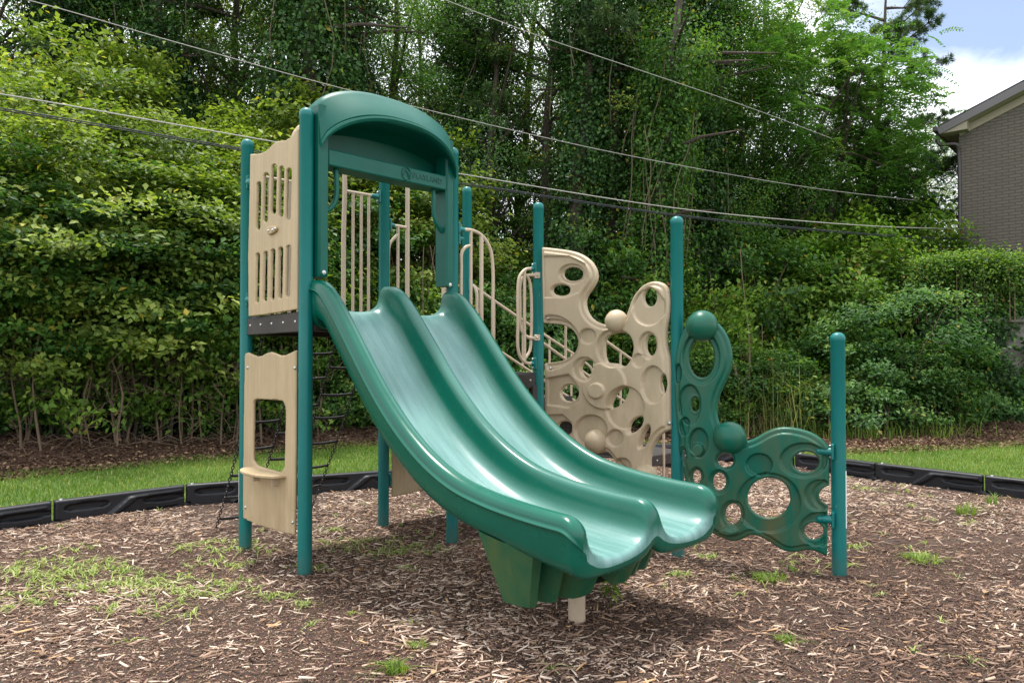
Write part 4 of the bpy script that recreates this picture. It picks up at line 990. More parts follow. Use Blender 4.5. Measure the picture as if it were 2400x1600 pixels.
for i in range(len(Jv) - 1):
    a, b = Jv[i], Jv[i + 1]; L = np.linalg.norm(b - a); x = (b - a) / L; y = np.array([-x[1], x[0]])
    # inner side faces the play area
    root = empty('border_timber', (a[0], a[1], 0)); 
    o = bpy.data.objects.new('panel', tim); COL.objects.link(o); o.parent = root
    sc_ = L / TL
    o.matrix_basis = Matrix(((x[0] * sc_, y[0], 0, 0), (x[1] * sc_, y[1], 0, 0), (0, 0, 1, 0), (0, 0, 0, 1)))
    p = bpy.data.objects.new('pin', pin); COL.objects.link(p); p.parent = root; p.location = (x[0] * .06, x[1] * .06, -.012)
    vis = abs(a[0]) < .72 * a[1] or abs(b[0]) < .72 * b[1]
    lab = {3: 'black border timber running out of the frame low on the left side', 4: 'black border timber second from the left edge with a diagonal groove', 5: 'black border timber ending behind the left rear post', 6: 'black border timber behind the chain ladder', 7: 'black border timber passing behind the rear post and slide', 8: 'black border timber turning away behind the slide beds', 9: 'far black border timber hidden behind the tan climbing wall', 10: 'far black border timber at the back corner behind the landing', 11: 'black border timber seen just left of the tall middle post', 12: 'black border timber seen through the small holes of the green climbing wall', 13: 'black border timber seen through the oval hole beside the short post', 14: 'long black border timber right of the short teal post', 15: 'black border timber running out at the right edge of the photo'}.get(i, 'black border timber outside the left or right edge of the view')
    tag(root, lab, 'border timber', 'black plastic timbers edging the mulch')

# ================================================================== foliage
def quads_leaf(C, Nn, D, L, W, bend=.18):
    """kites: C centres, Nn normals, D directions"""
    D = D - Nn * (D * Nn).sum(1, keepdims=True); D /= np.maximum(np.linalg.norm(D, axis=1, keepdims=True), 1e-6); S = np.cross(Nn, D)
    L = L[:, None]; W = W[:, None]
    V = np.stack([C - D * L * .5, C + S * W * .5 - D * L * .04 + Nn * L * bend * .7, C + D * L * .5 - Nn * L * bend * .5, C - S * W * .5 - D * L * .04 + Nn * L * bend * .7, C - D * L * .02 - Nn * L * bend * .35], 1).reshape(-1, 3)
    b = np.arange(len(C))[:, None] * 5; return V, (b + np.array([[0, 1, 4, 4, 1, 2, 2, 3, 4, 4, 3, 0]])).reshape(-1, 3)
def unit(v): return v / np.maximum(np.linalg.norm(v, axis=1, keepdims=True), 1e-9)
def leafmesh(name, mat, C, out, n, size, asp, seed, clr, up=.8, jit=.55, dropd=.5):
    """n leaves around cluster centres C (k,3)"""
    r = np.random.default_rng(seed); k = len(C); ci = r.integers(0, k, n)
    off = r.normal(0, 1, (n, 3)) * clr; P = C[ci] + off
    Nn = unit(up * np.array([[0, 0, 1.]]) + out[ci] * .55 + r.normal(0, jit, (n, 3)))
    D = unit(out[ci] * .7 + r.normal(0, .8, (n, 3)) + np.array([[0, 0, -dropd]]))
    L = size * r.uniform(.6, 1.3, n); V, f = quads_leaf(P, Nn, D, L, L * asp)
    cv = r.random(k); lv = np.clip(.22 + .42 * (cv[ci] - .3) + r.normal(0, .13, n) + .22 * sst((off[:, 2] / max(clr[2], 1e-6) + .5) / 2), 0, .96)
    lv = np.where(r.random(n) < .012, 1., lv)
    return mesh_np(name, V, f, mat, lv=np.repeat(lv, 4), linkit=False, smooth=False)
def blob_centres(k, rx, ry, rz, seed, shell=.45, lump=.28, zc=0.):
    r = np.random.default_rng(seed); d = unit(r.normal(0, 1, (k, 3)))
    lumps = unit(r.normal(0, 1, (14, 3))); amp = r.uniform(-.6, 1, 14)
    s = 1 + lump * (np.maximum(0, d @ lumps.T - .55) / .45 * amp[None]).sum(1)
    rad = (shell + (1 - shell) * r.random(k) ** .5) * s; rad = np.where(r.random(k) < .11, np.clip(rad, .8, 9) * r.uniform(1.08, 1.38, k), rad)
    return d * rad[:, None] * np.array([[rx, ry, rz]]) + np.array([[0, 0, zc]]), d
def limb_mesh(name, C, h0, zbase, r0, seed, nl=14, mat='bark', lean=(0, 0), fork=None):
    """trunk with limbs reaching toward some cluster centres"""
    r = random.Random(seed); mb = MB(); top = h0
    tr = [Vector((lean[0] * (z / top) ** 1.5 + .06 * sin(z * 1.3 + seed), lean[1] * (z / top) + .06 * cos(z * 1.1 + seed), z)) for z in np.linspace(zbase, top, 12)]
    mb.tube(tr, [r0 * (1.25 if i == 0 else 1 - .8 * i / 11) for i in range(12)], 9)
    idx = list(range(len(C))); r.shuffle(idx)
    for i in idx[:nl]:
        c = Vector(C[i]); zz = max(.8, c.z - abs(c.x) * .55 - abs(c.y) * .4 - .3); zz = min(zz, top * .95); k = int(np.clip((zz - zbase) / (top - zbase) * 11, 1, 10)); a = tr[k]
        m = a.lerp(c, .5) + Vector((r.uniform(-.12, .12), r.uniform(-.12, .12), r.uniform(-.05, .2)))
        rr = r0 * (1 - .8 * k / 11) * .5
        mb.tube([a, a.lerp(m, .5) + Vector((0, 0, .04)), m, m.lerp(c, .55) + Vector((0, 0, r.uniform(-.05, .08))), c], [rr, rr * .8, rr * .6, rr * .4, rr * .15], 6)
    return mb.mesh(name, mat)
KIT = {}
def kit(key, *parts): KIT[key] = parts
def plant(key, x, y, rz, s, label, cat='tree', group=None, name=None, z=None, sz=None):
    zz = float(zt(x, y)) if z is None else z
    root = empty(name or cat.replace(' ', '_'), (x, y, zz), rz); root.scale = (s, s, sz or s); root.rotation_euler = (random.uniform(-.07, .07), random.uniform(-.07, .07), rz); tag(root, label, cat, group)
    for nm_, me in KIT[key]:
        o = bpy.data.objects.new(nm_, me); COL.objects.link(o); o.parent = root
    return root
# broadleaf forest trees
for v, (seed, mat, n, size) in enumerate(((101, 'leaf_forest', 38000, .085), (102, 'leaf_forest', 38000, .08), (103, 'leaf_yellow', 28000, .09))):
    hc = 8.2
    C, d = blob_centres(190, 2.6, 2.6, 5.4, seed, .35, .35, hc)
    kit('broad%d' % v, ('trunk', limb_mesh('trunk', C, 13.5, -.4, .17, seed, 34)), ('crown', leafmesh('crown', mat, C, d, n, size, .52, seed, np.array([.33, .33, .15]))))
# understorey small trees with large leaves and bare stems
for v, (seed, mat, n, size) in enumerate(((111, 'leaf_yellow', 15500, .105), (112, 'leaf_yellow', 15500, .10), (113, 'leaf_forest', 15500, .095))):
    C, d = blob_centres(90, 1.3, 1.15, 1.7, seed, .3, .45, 3.0); C = C[:72]; d = d[:72]; C = np.vstack([C, C[:18]]); d = np.vstack([d, d[:18]])
    mb = MB(); rr = random.Random(seed)
    for k in range(5):
        bx = rr.uniform(-.5, .5); by = rr.uniform(-.3, .3); c = Vector(C[rr.randrange(90)]); c.z = rr.uniform(2.4, 3.8)
        mb.tube([Vector((bx, by, -.2)), Vector((bx + rr.uniform(-.1, .1), by, .8)), Vector((bx * .6 + c.x * .3, by * .6 + c.y * .3, 1.7)), c], [.028, .022, .016, .006], 7)
        for q in range(6):
            c2 = Vector(C[rr.randrange(90)]); a = Vector((bx * .6 + c.x * .3, by * .6 + c.y * .3, rr.uniform(1.3, 2.4))); mb.tube([a, a.lerp(c2, .5) + Vector((0, 0, .08)), c2], [.009, .007, .003], 5)
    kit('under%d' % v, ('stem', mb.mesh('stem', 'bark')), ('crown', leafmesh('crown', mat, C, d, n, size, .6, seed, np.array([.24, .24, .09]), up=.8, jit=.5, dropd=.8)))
# ivy columns
for v, (seed, mat, Hh, R0) in enumerate(((121, 'leaf_ivy', 11.5, .75), (122, 'leaf_ivy', 12.5, .55), (123, 'leaf_forest', 8.0, .55))):
    r = np.random.default_rng(seed); k = 520; zc = r.random(k) ** .9 * Hh + .1; a = r.uniform(0, 2 * pi, k)
    bulge = .75 + .45 * np.sin(zc * 1.7 + seed) * np.sin(zc * .6) + .35 * r.random(k); bulge = np.clip(bulge, .35, 1.5)
    C = np.stack([np.cos(a) * R0 * bulge, np.sin(a) * R0 * bulge, zc], 1); d = np.stack([np.cos(a), np.sin(a), 0 * a], 1)
    mb = MB(); mb.tube([Vector((.05 * sin(z), .05 * cos(z * .8), z)) for z in np.linspace(-.4, Hh + 2, 14)], [.2 - .011 * i for i in range(14)], 10)
    for q in range(9):
        z = random.Random(seed + q).uniform(2.5, Hh); an = random.Random(seed * 3 + q).uniform(0, 6.28); L = random.Random(seed * 7 + q).uniform(.9, 2.2)
        mb.tube([Vector((0, 0, z)), Vector((cos(an) * L * .5, sin(an) * L * .5, z + .15)), Vector((cos(an) * L, sin(an) * L, z + .1))], [.05, .035, .012], 6)
    vb = MB(); r2 = random.Random(seed)
    for q in range(26 if v == 2 else 5):
        an = r2.uniform(0, 6.28); z1 = r2.uniform(4, Hh); z0_ = z1 - r2.uniform(1.5, 5); rr = R0 * r2.uniform(.9, 1.35)
        pts = [Vector((cos(an + .25 * sin(z * 2 + q)) * rr, sin(an + .25 * sin(z * 2 + q)) * rr, z)) for z in np.linspace(max(.1, z0_), z1, 9)]
        vb.tube(pts, .011, 5)
    kit('ivy%d' % v, ('trunk', mb.mesh('trunk', 'bark')), ('vine', vb.mesh('vine', 'dead_vine')), ('crown', leafmesh('crown', mat, C, d, 26000, .085, .75, seed, np.array([.16, .16, .28]), up=.45, jit=.5, dropd=1.2)))
# vine covered mounds
for v, (seed, mat, n, size) in enumerate(((131, 'leaf_vine', 15000, .09), (132, 'leaf_fern', 16000, .08), (133, 'leaf_forest', 15000, .085))):
    C, d = blob_centres(135, 1.35, 1.25, 1.05, seed, .66, .5, .75); k = C[:, 2] > -.1; C, d = C[k], d[k]
    mb = MB(); rr = random.Random(seed)
    for q in range(40):
        c = Vector(C[rr.randrange(len(C))]); b0 = Vector((rr.uniform(-.6, .6), rr.uniform(-.5, .5), -.2)); mb.tube([b0, b0.lerp(c, .5) + Vector((0, 0, .2)), c], [.014, .010, .004], 5)
    for q in range(60):
        an = rr.uniform(0, 6.28); b0 = Vector((cos(an) * 1.3, sin(an) * 1.2, .0)); mb.tube([b0, b0 + Vector((rr.uniform(-.2, .2), rr.uniform(-.2, .2), .25)), b0 * .9 + Vector((0, 0, rr.uniform(.4, .7)))], [.006, .005, .003], 4)
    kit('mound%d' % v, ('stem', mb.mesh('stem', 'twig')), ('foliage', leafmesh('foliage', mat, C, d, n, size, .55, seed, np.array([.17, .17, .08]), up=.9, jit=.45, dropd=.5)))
# feathery tree
C, d = blob_centres(300, 2.8, 2.4, 2.9, 141, .3, .4, 6.2); k = ~((np.abs(C[:, 0]) < .95) & (C[:, 1] < .7) & (C[:, 2] > 2.6) & (C[:, 2] < 6.9)); C, d = C[k], d[k]
mb = MB()
fk = MB()
for sx, sy, ph in ((-.12, -.1, 0), (.28, -.25, 1.3)):
    tr = [Vector((sx + (.55 if sx > 0 else -.15) * (z / 7.) ** 1.5 + .09 * sin(z * 1.1 + ph), sy + .06 * cos(z), z)) for z in np.linspace(-.3, 7.6, 14)]
    fk.tube(tr, [.17 - .0105 * i for i in range(14)], 9)
    for q in range(9):
        a_ = tr[6 + q % 7]; cc2 = Vector(C[(q * 37 + 11) % len(C)]); m_ = a_.lerp(cc2, .5) + Vector((0, 0, .25)); fk.tube([a_, m_, cc2], [.05, .03, .01], 6)
def feather():
    r = np.random.default_rng(141); Vs = []; Fs = []; lvs = []; o0 = 0
    for i in range(len(C)):
        for q in range(12):
            dr = unit((d[i] * .8 + r.normal(0, .7, 3))[None])[0]; dr[2] -= .25; st_ = C[i] + r.normal(0, .25, 3); n = 16; L = r.uniform(.35, .6)
            t = np.linspace(0, 1, n); P = st_ + dr[None] * (t * L)[:, None]; P[:, 2] -= .18 * t ** 2
            side = unit(np.cross(dr, [0, 0, 1.])[None])[0]; sg = np.where(np.arange(n) % 2 == 0, 1, -1)[:, None]
            Dl = unit(side[None] * sg + dr[None] * .35 + [0, 0, -.15]); Nn = unit(np.array([[0, 0, 1.]]) + r.normal(0, .25, (n, 3)))
            V, f = quads_leaf(P + Dl * .055, Nn, Dl, np.full(n, .12), np.full(n, .042)); Vs.append(V); Fs.append(f + o0); o0 += len(V); lvs.append(np.clip(r.normal(.38, .12) + r.normal(0, .06, n) + .15 * (d[i][2] > .3), 0, .95))
    return mesh_np('crown', np.vstack(Vs), np.vstack(Fs), 'leaf_fern', lv=np.repeat(np.concatenate(lvs), 4), linkit=False, smooth=False)
kit('feather', ('trunk', fk.mesh('trunk', 'bark')), ('crown', feather()))
# pine
def pine(seed, Hh, z0_, reach, nb):
    r = np.random.default_rng(seed); mb = MB(); mb.tube([Vector((.05 * sin(z), .05 * cos(z), z)) for z in np.linspace(-.4, Hh + 2.2, 14)], [.2 - .0145 * i for i in range(14)], 9)
    tips = []; dirs = []
    for b in range(nb):
        z = z0_ + (Hh - z0_) * (b + r.random()) / nb; a = r.uniform(0, 2 * pi); L = reach * (1 - .5 * (z - z0_) / (Hh - z0_)) * r.uniform(.6, 1.15); ri = L * .08
        pts = [Vector((0, 0, z)) + Vector((cos(a) * L * t, sin(a) * L * t, L * (.12 * t + .16 * t * t) + .1 * sin(3 * t + b))) for t in np.linspace(0, 1, 7)]
        mb.tube(pts, [.05 * (1 - t * .85) for t in np.linspace(0, 1, 7)], 6)
        for q in range(int(9 * L / 2) + 4):
            t = r.uniform(.35, 1); p = pts[min(6, int(t * 6))]; a2 = a + r.choice([-1, 1]) * r.uniform(.3, 1.1); l2 = r.uniform(.25, .7)
            tip = p + Vector((cos(a2) * l2, sin(a2) * l2, r.uniform(.0, .3))); mb.tube([p, p.lerp(tip, .6), tip], [.014, .010, .006], 5)
            for w in range(3):
                tt = tip - (tip - p) * (w * .22) + Vector(tuple(r.normal(0, .04, 3))); tips.append(tuple(tt)); dirs.append(tuple((tip - p).normalized()))
    T = np.array(tips); Dr = np.array(dirs); n = len(T); m = 52
    ci = np.repeat(np.arange(n), m); D = unit(Dr[ci] * .7 + r.normal(0, .75, (n * m, 3)) + np.array([[0, 0, .2]])); L = r.uniform(.13, .22, n * m)
    Nn = unit(r.normal(0, 1, (n * m, 3))); V, f = quads_leaf(T[ci] + D * (L * .5)[:, None], Nn, D, L, np.full(n * m, .015), 0.05)
    cv = r.random(n); lv = np.clip(.3 + .35 * cv[ci] + r.normal(0, .08, n * m), 0, .95)
    return mb.mesh('trunk', 'bark'), mesh_np('crown', V, f, 'needle', lv=np.repeat(lv, 4), linkit=False, smooth=False)
a, b = pine(151, 11.5, 3.4, 3.3, 34); kit('pine0', ('trunk', a), ('crown', b))
a, b = pine(152, 12, 6.0, 3.2, 14); kit('pine1', ('trunk', a), ('crown', b))
# leggy thicket: many thin stems and dead vines
mb = MB(); rr = random.Random(161)
for q in range(15):
    x0_ = rr.uniform(-1.6, 1.6); y0_ = rr.uniform(-.5, .5); h = rr.uniform(1.6, 3.4); lx = rr.uniform(-.5, .5)
    mb.tube([Vector((x0_ + lx * t * t + .04 * sin(9 * t + q), y0_ + .05 * cos(7 * t + q), h * t - .1)) for t in np.linspace(0, 1, 8)], [rr.uniform(.008, .022) * (1 - .6 * t) for t in np.linspace(0, 1, 8)], 6)
for q in range(70):
    x0_ = rr.uniform(-1.6, 1.6); z0_ = rr.uniform(.1, 1.6); pts = [Vector((x0_, rr.uniform(-.5, .4), z0_))]
    for w in range(6): pts.append(pts[-1] + Vector((rr.uniform(-.22, .22), rr.uniform(-.1, .1), rr.uniform(-.2, .2))))
    mb.tube([Vector(p) for p in catmull(pts, 16)], .004, 4)
C = np.stack([rng.uniform(-1.6, 1.6, 90), rng.uniform(-.5, .5, 90), rng.uniform(.3, 2.6, 90)], 1)
kit('thicket', ('stem', mb.mesh('stem', 'twig')), ('foliage', leafmesh('foliage', 'leaf_vine', C, unit(np.stack([rng.normal(0, 1, 90), rng.normal(-1, .4, 90), rng.normal(0, .3, 90)], 1)), 4200, .10, .6, 161, np.array([.16, .14, .12]), dropd=.8)))

def at(px, Y): return (px - 1200) / F * Y, Y
G1 = 'small trees along the left edge of the wood'
und = [(140, 12.9, 0, 1.1, 1.1, 'olive understorey tree in the second row at the left'), (290, 13.1, 1, 1.15, 1.02, 'pale olive understorey tree in the second row left of the tower'), (410, 13.4, 0, 1.15, 1.0, 'understorey tree in the second row near the left rear post'), (530, 13.7, 1, 1.2, 1.0, 'understorey tree in the second row just behind the left rear post'), (10, 12.4, 0, 1.1, .98, 'understorey tree in the second row at the left edge'), (-50, 11.2, 0, 1.1, .88, 'leafy understorey tree cut off by the left edge'), (90, 11.3, 1, 1.1, .92, 'yellow green understorey tree low at the left edge'), (215, 11.7, 2, 1.15, .85, 'dark leafed understorey tree second from the left edge'), (345, 11.9, 0, 1.2, .92, 'yellow green understorey tree with large sunlit leaves left of the tower'), (450, 12.2, 1, 1.2, .82, 'light green understorey tree whose thin stems stand left of the tower'), (555, 12.7, 2, 1.2, .9, 'green understorey tree directly behind the left rear post'), (235, 14.2, 0, 1.25, 1.5, 'tall yellow green understorey tree under the upper power line at left'), (40, 13.6, 1, 1.15, 1.2, 'pale understorey tree above the two lower wires at the left edge'), (345, 14.6, 1, 1.1, 1.3, 'sunlit understorey tree just right of the tall yellow green one'), (480, 14.6, 1, 1.2, 1.12, 'understorey tree behind the left rear post top'), (640, 14.8, 0, 1.3, 1.12, 'yellowish understorey tree behind the slotted panel'), (725, 15.4, 0, 1.3, 1.45, 'yellow green understorey tree left of the arched hood top'), (790, 14.9, 2, 1.2, 1.0, 'green understorey tree seen through the slide entrance bars'), (900, 15.2, 1, 1.2, 1.05, 'bright leafed understorey tree seen beside the rear post under the hood'), (1010, 15.5, 1, 1.1, .95, 'green understorey tree seen between hood columns at right'), (-150, 10.6, 2, 1.1, .9, 'understorey tree beyond the left edge')]
for px, Y, v, s, sz, lab in und:
    x, y = at(px, Y); plant('under%d' % v, x, y, rng.uniform(0, 6.28), s, lab, 'small tree', G1, sz=sz)
G2 = 'thin stemmed thicket along the foot of the wood'
for i, (px, Y, lab) in enumerate([(40, 10.9, 'thin bare stems and vines at the foot of the wood at the left edge'), (300, 11.6, 'thin upright saplings at the foot of the wood left of the tower'), (520, 12.3, 'tangled stems behind the window of the counter panel'), (800, 13.9, 'brown tangle of dead vines behind the chain ladder'), (1120, 14.6, 'tangled stems behind the tube rails right of the hood'), (1750, 15.2, 'brown stems at the foot of the bank behind the green climbing wall')]):
    x, y = at(px, Y); plant('thicket', x, y, (i * 3.14) + .2 * i, 1.05, lab, 'thicket', G2)
G3 = 'ivy clad trees of the wood'
for px, Y, v, s, lab in [(745, 16.2, 0, 1.15, 'dark ivy clad tree rising above the left post top'), (860, 17.4, 1, 1.1, 'ivy clad tree behind the top of the arched hood'), (420, 17.0, 1, 1.1, 'dark ivy clad tree between the left understorey trees'), (190, 16.6, 0, 1.0, 'dark ivy clad tree high at the left'), (1330, 15.6, 1, 1.0, 'ivy clad tree trunk above the middle teal post'), (1425, 16.6, 0, 1.0, 'very dark ivy clad tree between the two vine hung trunks'), (1500, 15.4, 2, .98, 'trunk hung with pale dry vines and light green creeper'), (1600, 16.8, 0, 1.05, 'dark ivy clad tree behind the tall right post'), (1690, 18.0, 1, 1.1, 'ivy clad tree right of the tall right post'), (1080, 17.6, 0, 1.0, 'ivy clad tree right behind the hood column')]:
    x, y = at(px, Y); plant('ivy%d' % v, x, y, rng.uniform(0, 6.28), s, lab, 'tree', G3, name='ivy_clad_tree')
G4 = 'broad crowned trees of the wood'
for px, Y, v, s, lab in [(1560, 17.6, 0, .8, 'low branched dark tree behind the tall right post'), (1130, 17.4, 1, .8, 'low branched dark tree right of the arched hood'), (1380, 17.8, 2, .72, 'green tree with low limbs between the vine hung trunks'), (640, 17.6, 0, .8, 'low branched dark tree left of the arched hood'), (1760, 19.2, 1, .75, 'dark low branched tree left of the feathery trees'), (-100, 16, 0, 1, 'dark broad tree in the upper left corner'), (120, 18.5, 1, 1.05, 'dark broad tree above the left understorey'), (330, 19.5, 2, 1.05, 'pale leafed broad tree with sky showing through at upper left'), (560, 18.5, 0, 1.0, 'broad tree left of the hood top'), (690, 20.5, 2, 1.05, 'yellow green broad tree near the upper power line'), (920, 20.0, 1, 1.0, 'broad tree above the hood'), (1060, 19.0, 0, .9, 'dark broad tree right above the hood'), (1190, 22.0, 2, 1.0, 'sunlit broad tree far behind the middle post'), (1400, 20.5, 1, 1.0, 'dark broad tree at the top behind the vine hung trunks'), (1570, 19.5, 0, 1.0, 'broad dark tree above the tall right post'), (1720, 20.0, 1, .95, 'broad tree right of the tall right post at the top'), (1800, 23.0, 2, .9, 'bright leafed broad tree left of the feathery tree'), (470, 23.5, 1, .95, 'distant broad tree behind the left wood'), (1000, 25, 0, .95, 'distant broad tree far behind the hood'), (1290, 25.5, 1, .72, 'distant broad tree behind the middle of the wood'), (1500, 25, 0, .95, 'distant broad tree behind the right of the wood'), (30, 23.5, 0, .95, 'distant broad tree at far upper left'), (780, 25, 1, .95, 'distant broad tree left behind the hood')]:
    x, y = at(px, Y); plant('broad%d' % v, x, y, rng.uniform(0, 6.28), s, lab, 'tree', G4, name='broadleaf_tree')
# light feathery trees and pines on the right
x, y = at(1880, 19.0); plant('feather', x, y, 0, 1.05, 'feathery leafed tree with dark forked trunks at the right side of the wood', 'tree', name='feathery_tree')
x, y = at(1955, 20.0); plant('feather', x, y, 2.6, .72, 'lower feathery leafed tree at the right end of the wood', 'tree', name='feathery_tree')
x, y = at(2015, 20.8); plant('pine0', x, y, 1.0, .86, 'pine with needle tufts against the sky at the right', 'tree', name='pine_tree')
x, y = at(1255, 16.2); plant('pine1', x, y + 1.2, 2.2, 1.0, 'pine with soft needle sprays hanging at the top centre', 'tree', name='pine_tree')
x, y = at(300, 18.5); plant('pine0', x, y, 4.0, 1.15, 'pine with dark crooked limbs in the upper left', 'tree', name='pine_tree')
for px, Y, v, s, sz, lab in [(2110, 27, 'broad2', .52, .47, 'distant yellow green tree left of the house'), (2180, 28, 'broad2', .55, .50, 'distant green tree beside the house downpipe'), (2250, 31, 'broad1', .6, .50, 'distant tree half hidden by the house corner'), (2010, 29, 'broad2', .6, .50, 'distant tree behind the feathery trees')]:
    x, y = at(px, Y); plant(v, x, y, rng.uniform(0, 6.28), s, lab, 'tree', name='distant_tree', sz=sz)
# mounds on the right and understory wall in the middle
G5 = 'vine covered shrubs on the bank'
for px, Y, v, s, sz, lab in [(1080, 15.4, 2, 1.2, 1.4, 'shrub behind the tube rails right of the hood'), (1190, 15.6, 1, 1.2, 1.5, 'shrub behind the rail loops of the middle post'), (1290, 15.6, 2, 1.2, 1.7, 'ivy shrub left behind the tan climbing wall'), (1400, 15.8, 2, 1.25, 1.8, 'ivy shrub behind the top ball of the tan climbing wall'), (1500, 15.9, 0, 1.2, 1.7, 'green vine shrub behind the right part of the tan climbing wall'), (1340, 15.2, 1, 1.0, .9, 'low shrub at the foot of the wood behind the tan climbing wall'), (1600, 15.8, 0, 1.25, 1.3, 'vine shrub right behind the tall right post'), (1690, 15.6, 1, 1.1, .85, 'shrub above the ball of the green climbing wall'), (1620, 15.1, 2, .9, .8, 'low dark shrub behind the green climbing wall'),
        (1790, 15.6, 0, 1.2, .85, 'shrub left of the short teal post on the bank'), (1760, 14.9, 2, .9, .75, 'low leafy shrub on the bank foot left of the short post'), (1900, 16.6, 0, 1.45, 1.95, 'bright vine covered mound above the short teal post'), (2010, 17.0, 0, 1.45, 2.1, 'highest vine covered mound on the bank'), (1850, 17.5, 0, 1.35, 1.7, 'vine mound at the upper left of the bank'), (2110, 16.8, 0, 1.3, 1.7, 'vine covered mound between the bank and the house'), (1990, 15.3, 1, 1.1, 1.05, 'feathery shrub right of the short teal post'), (2100, 15.2, 1, 1.1, 1.15, 'drooping shrub with a dark hollow beneath it on the bank'), (2000, 14.7, 2, .95, .8, 'low leafy shrub at the bank foot right of the short post'), (2120, 14.7, 2, .85, .75, 'dark leafy shrub at the right end of the bank foot'), (2190, 15.8, 1, 1.1, 1.35, 'shrub spilling beside the ivy wall'), (2200, 17.6, 0, 1.2, 1.7, 'vine mound in front of the house corner'), (940, 15.0, 1, 1.05, .95, 'low shrub behind the slide between the hood posts'), (820, 14.6, 2, .95, .85, 'low shrub behind the chain ladder'), (700, 14.2, 1, .9, .8, 'low shrub between the two left posts'), (1720, 17.0, 2, 1.3, 1.9, 'dark ivy shrub behind the bank at the left')]:
    x, y = at(px, Y); plant('mound%d' % v, x, y, rng.uniform(0, 6.28), s, lab, 'shrub', G5, sz=sz)
# undergrowth at the foot of the wood
r = np.random.default_rng(171); k = 1150; cx_ = r.uniform(-11, 12.5, k); cy_ = edge(cx_) + r.uniform(-.25, 1.4, k) ; C = np.stack([cx_, cy_, zt(cx_, cy_) + r.uniform(.03, .35, k) + .9 * r.random(k) * sst((vnoise(cx_, cy_, 1.3, 61) - .35) / .3)], 1)
me = leafmesh('undergrowth', 'leaf_forest', C, unit(np.stack([0 * cx_, -np.ones(k), .4 + 0 * cx_], 1)), 62000, .085, .65, 172, np.array([.18, .16, .09]))
tag(link(bpy.data.objects.new('undergrowth', me)), 'low leafy ground cover along the foot of the wood', 'undergrowth', kind='stuff')
# back wall of shade leaves deep in the wood
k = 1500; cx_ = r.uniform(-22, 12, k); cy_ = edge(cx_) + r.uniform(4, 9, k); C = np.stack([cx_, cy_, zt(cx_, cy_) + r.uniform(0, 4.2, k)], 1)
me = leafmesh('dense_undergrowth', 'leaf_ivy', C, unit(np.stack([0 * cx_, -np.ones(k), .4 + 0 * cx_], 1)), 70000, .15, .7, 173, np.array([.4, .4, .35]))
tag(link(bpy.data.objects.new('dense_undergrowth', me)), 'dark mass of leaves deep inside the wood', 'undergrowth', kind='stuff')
# leaf litter and dead twigs on the soil strip
n = 42000; x = r.uniform(-11, 13, n); y = gedge(x) + r.uniform(-.4, 3.2, n); k = y < edge(x) + 1.2; x, y = x[k], y[k]; n = len(x)
Nn = unit(np.stack([r.normal(0, .45, n), r.normal(0, .45, n), np.ones(n)], 1)); D = unit(np.stack([r.normal(0, 1, n), r.normal(0, 1, n), 0 * x], 1)); L = r.uniform(.03, .10, n)
V, f = quads_leaf(np.stack([x, y, zt(x, y) + r.uniform(.005, .04, n)], 1), Nn, D, L, L * r.uniform(.12, .6, n))
tag(mesh_np('leaf_litter', V, f, 'litter', lv=np.repeat(r.random(n), 4), smooth=False), 'brown dead leaves and twigs on the bare soil strip', 'leaf litter', kind='stuff')
mb = MB(); rr = random.Random(181)
for q in range(420):
    x0_ = rr.uniform(-10, 9); y0_ = float(edge(x0_)) + rr.uniform(-.9, .2); a = rr.uniform(-.9, .9) + (pi if rr.random() < .5 else 0); L = rr.uniform(.15, .6); z = float(zt(x0_, y0_)) + .03
    mb.tube([Vector((x0_, y0_, z)), Vector((x0_ + cos(a) * L * .5, y0_ + sin(a) * L * .3, z + rr.uniform(.02, .12))), Vector((x0_ + cos(a) * L, y0_ + sin(a) * L * .6, z + rr.uniform(-.01, .05)))], [.008, .007, .003], 5)
tag(mb.build('dead_twigs', 'twig'), 'dead twigs and roots along the foot of the wood', 'twigs', kind='stuff')
# tall grasses on the bank
def tallgrass(px, Y, n, hmin, hmax, rx, label, seed, mat='straw', wid=.014):
    x0_, y0_ = at(px, Y); r = np.random.default_rng(seed); x = r.normal(0, rx, n); y = r.normal(0, rx * .6, n)
    V, f, n = blades(x, y, np.array([float(zt(x0_ + a, y0_ + b)) - float(zt(x0_, y0_)) for a, b in zip(x, y)]), hmin, hmax, wid, seed, .55, 1.)
    o = mesh_np('tall_grass', V, f, mat, lv=np.repeat(np.clip(r.normal(.5, .22, n), 0, .96), 2)); o.location = (x0_, y0_, float(zt(x0_, y0_))); tag(o, label, 'tall grass', 'clumps of tall grass on the bank')
tallgrass(1850, 13.9, 170, .7, 1.7, .42, 'tall arching pale grass clump left of the short teal post', 1)
tallgrass(1770, 14.0, 130, .6, 1.35, .38, 'arching grass clump behind the ball of the green climbing wall', 2)
tallgrass(2010, 13.5, 110, .12, .5, .38, 'green grass clump at the bank foot just right of the short post', 3, 'grass_blade', .012)
tallgrass(2105, 13.4, 70, .1, .4, .4, 'thin grass clump farther right at the bank foot', 4, 'grass_blade', .012)
tallgrass(2225, 13.4, 90, .12, .45, .3, 'green grass clump on bare soil below the ivy wall', 5, 'grass_blade', .012)
tallgrass(1680, 14.0, 80, .1, .38, .45, 'low grass clump behind the ball of the lower climbing wall', 6, 'grass_blade', .012)
tallgrass(1925, 13.6, 70, .12, .42, .35, 'short grass clump behind the short teal post', 7, 'grass_blade', .012)

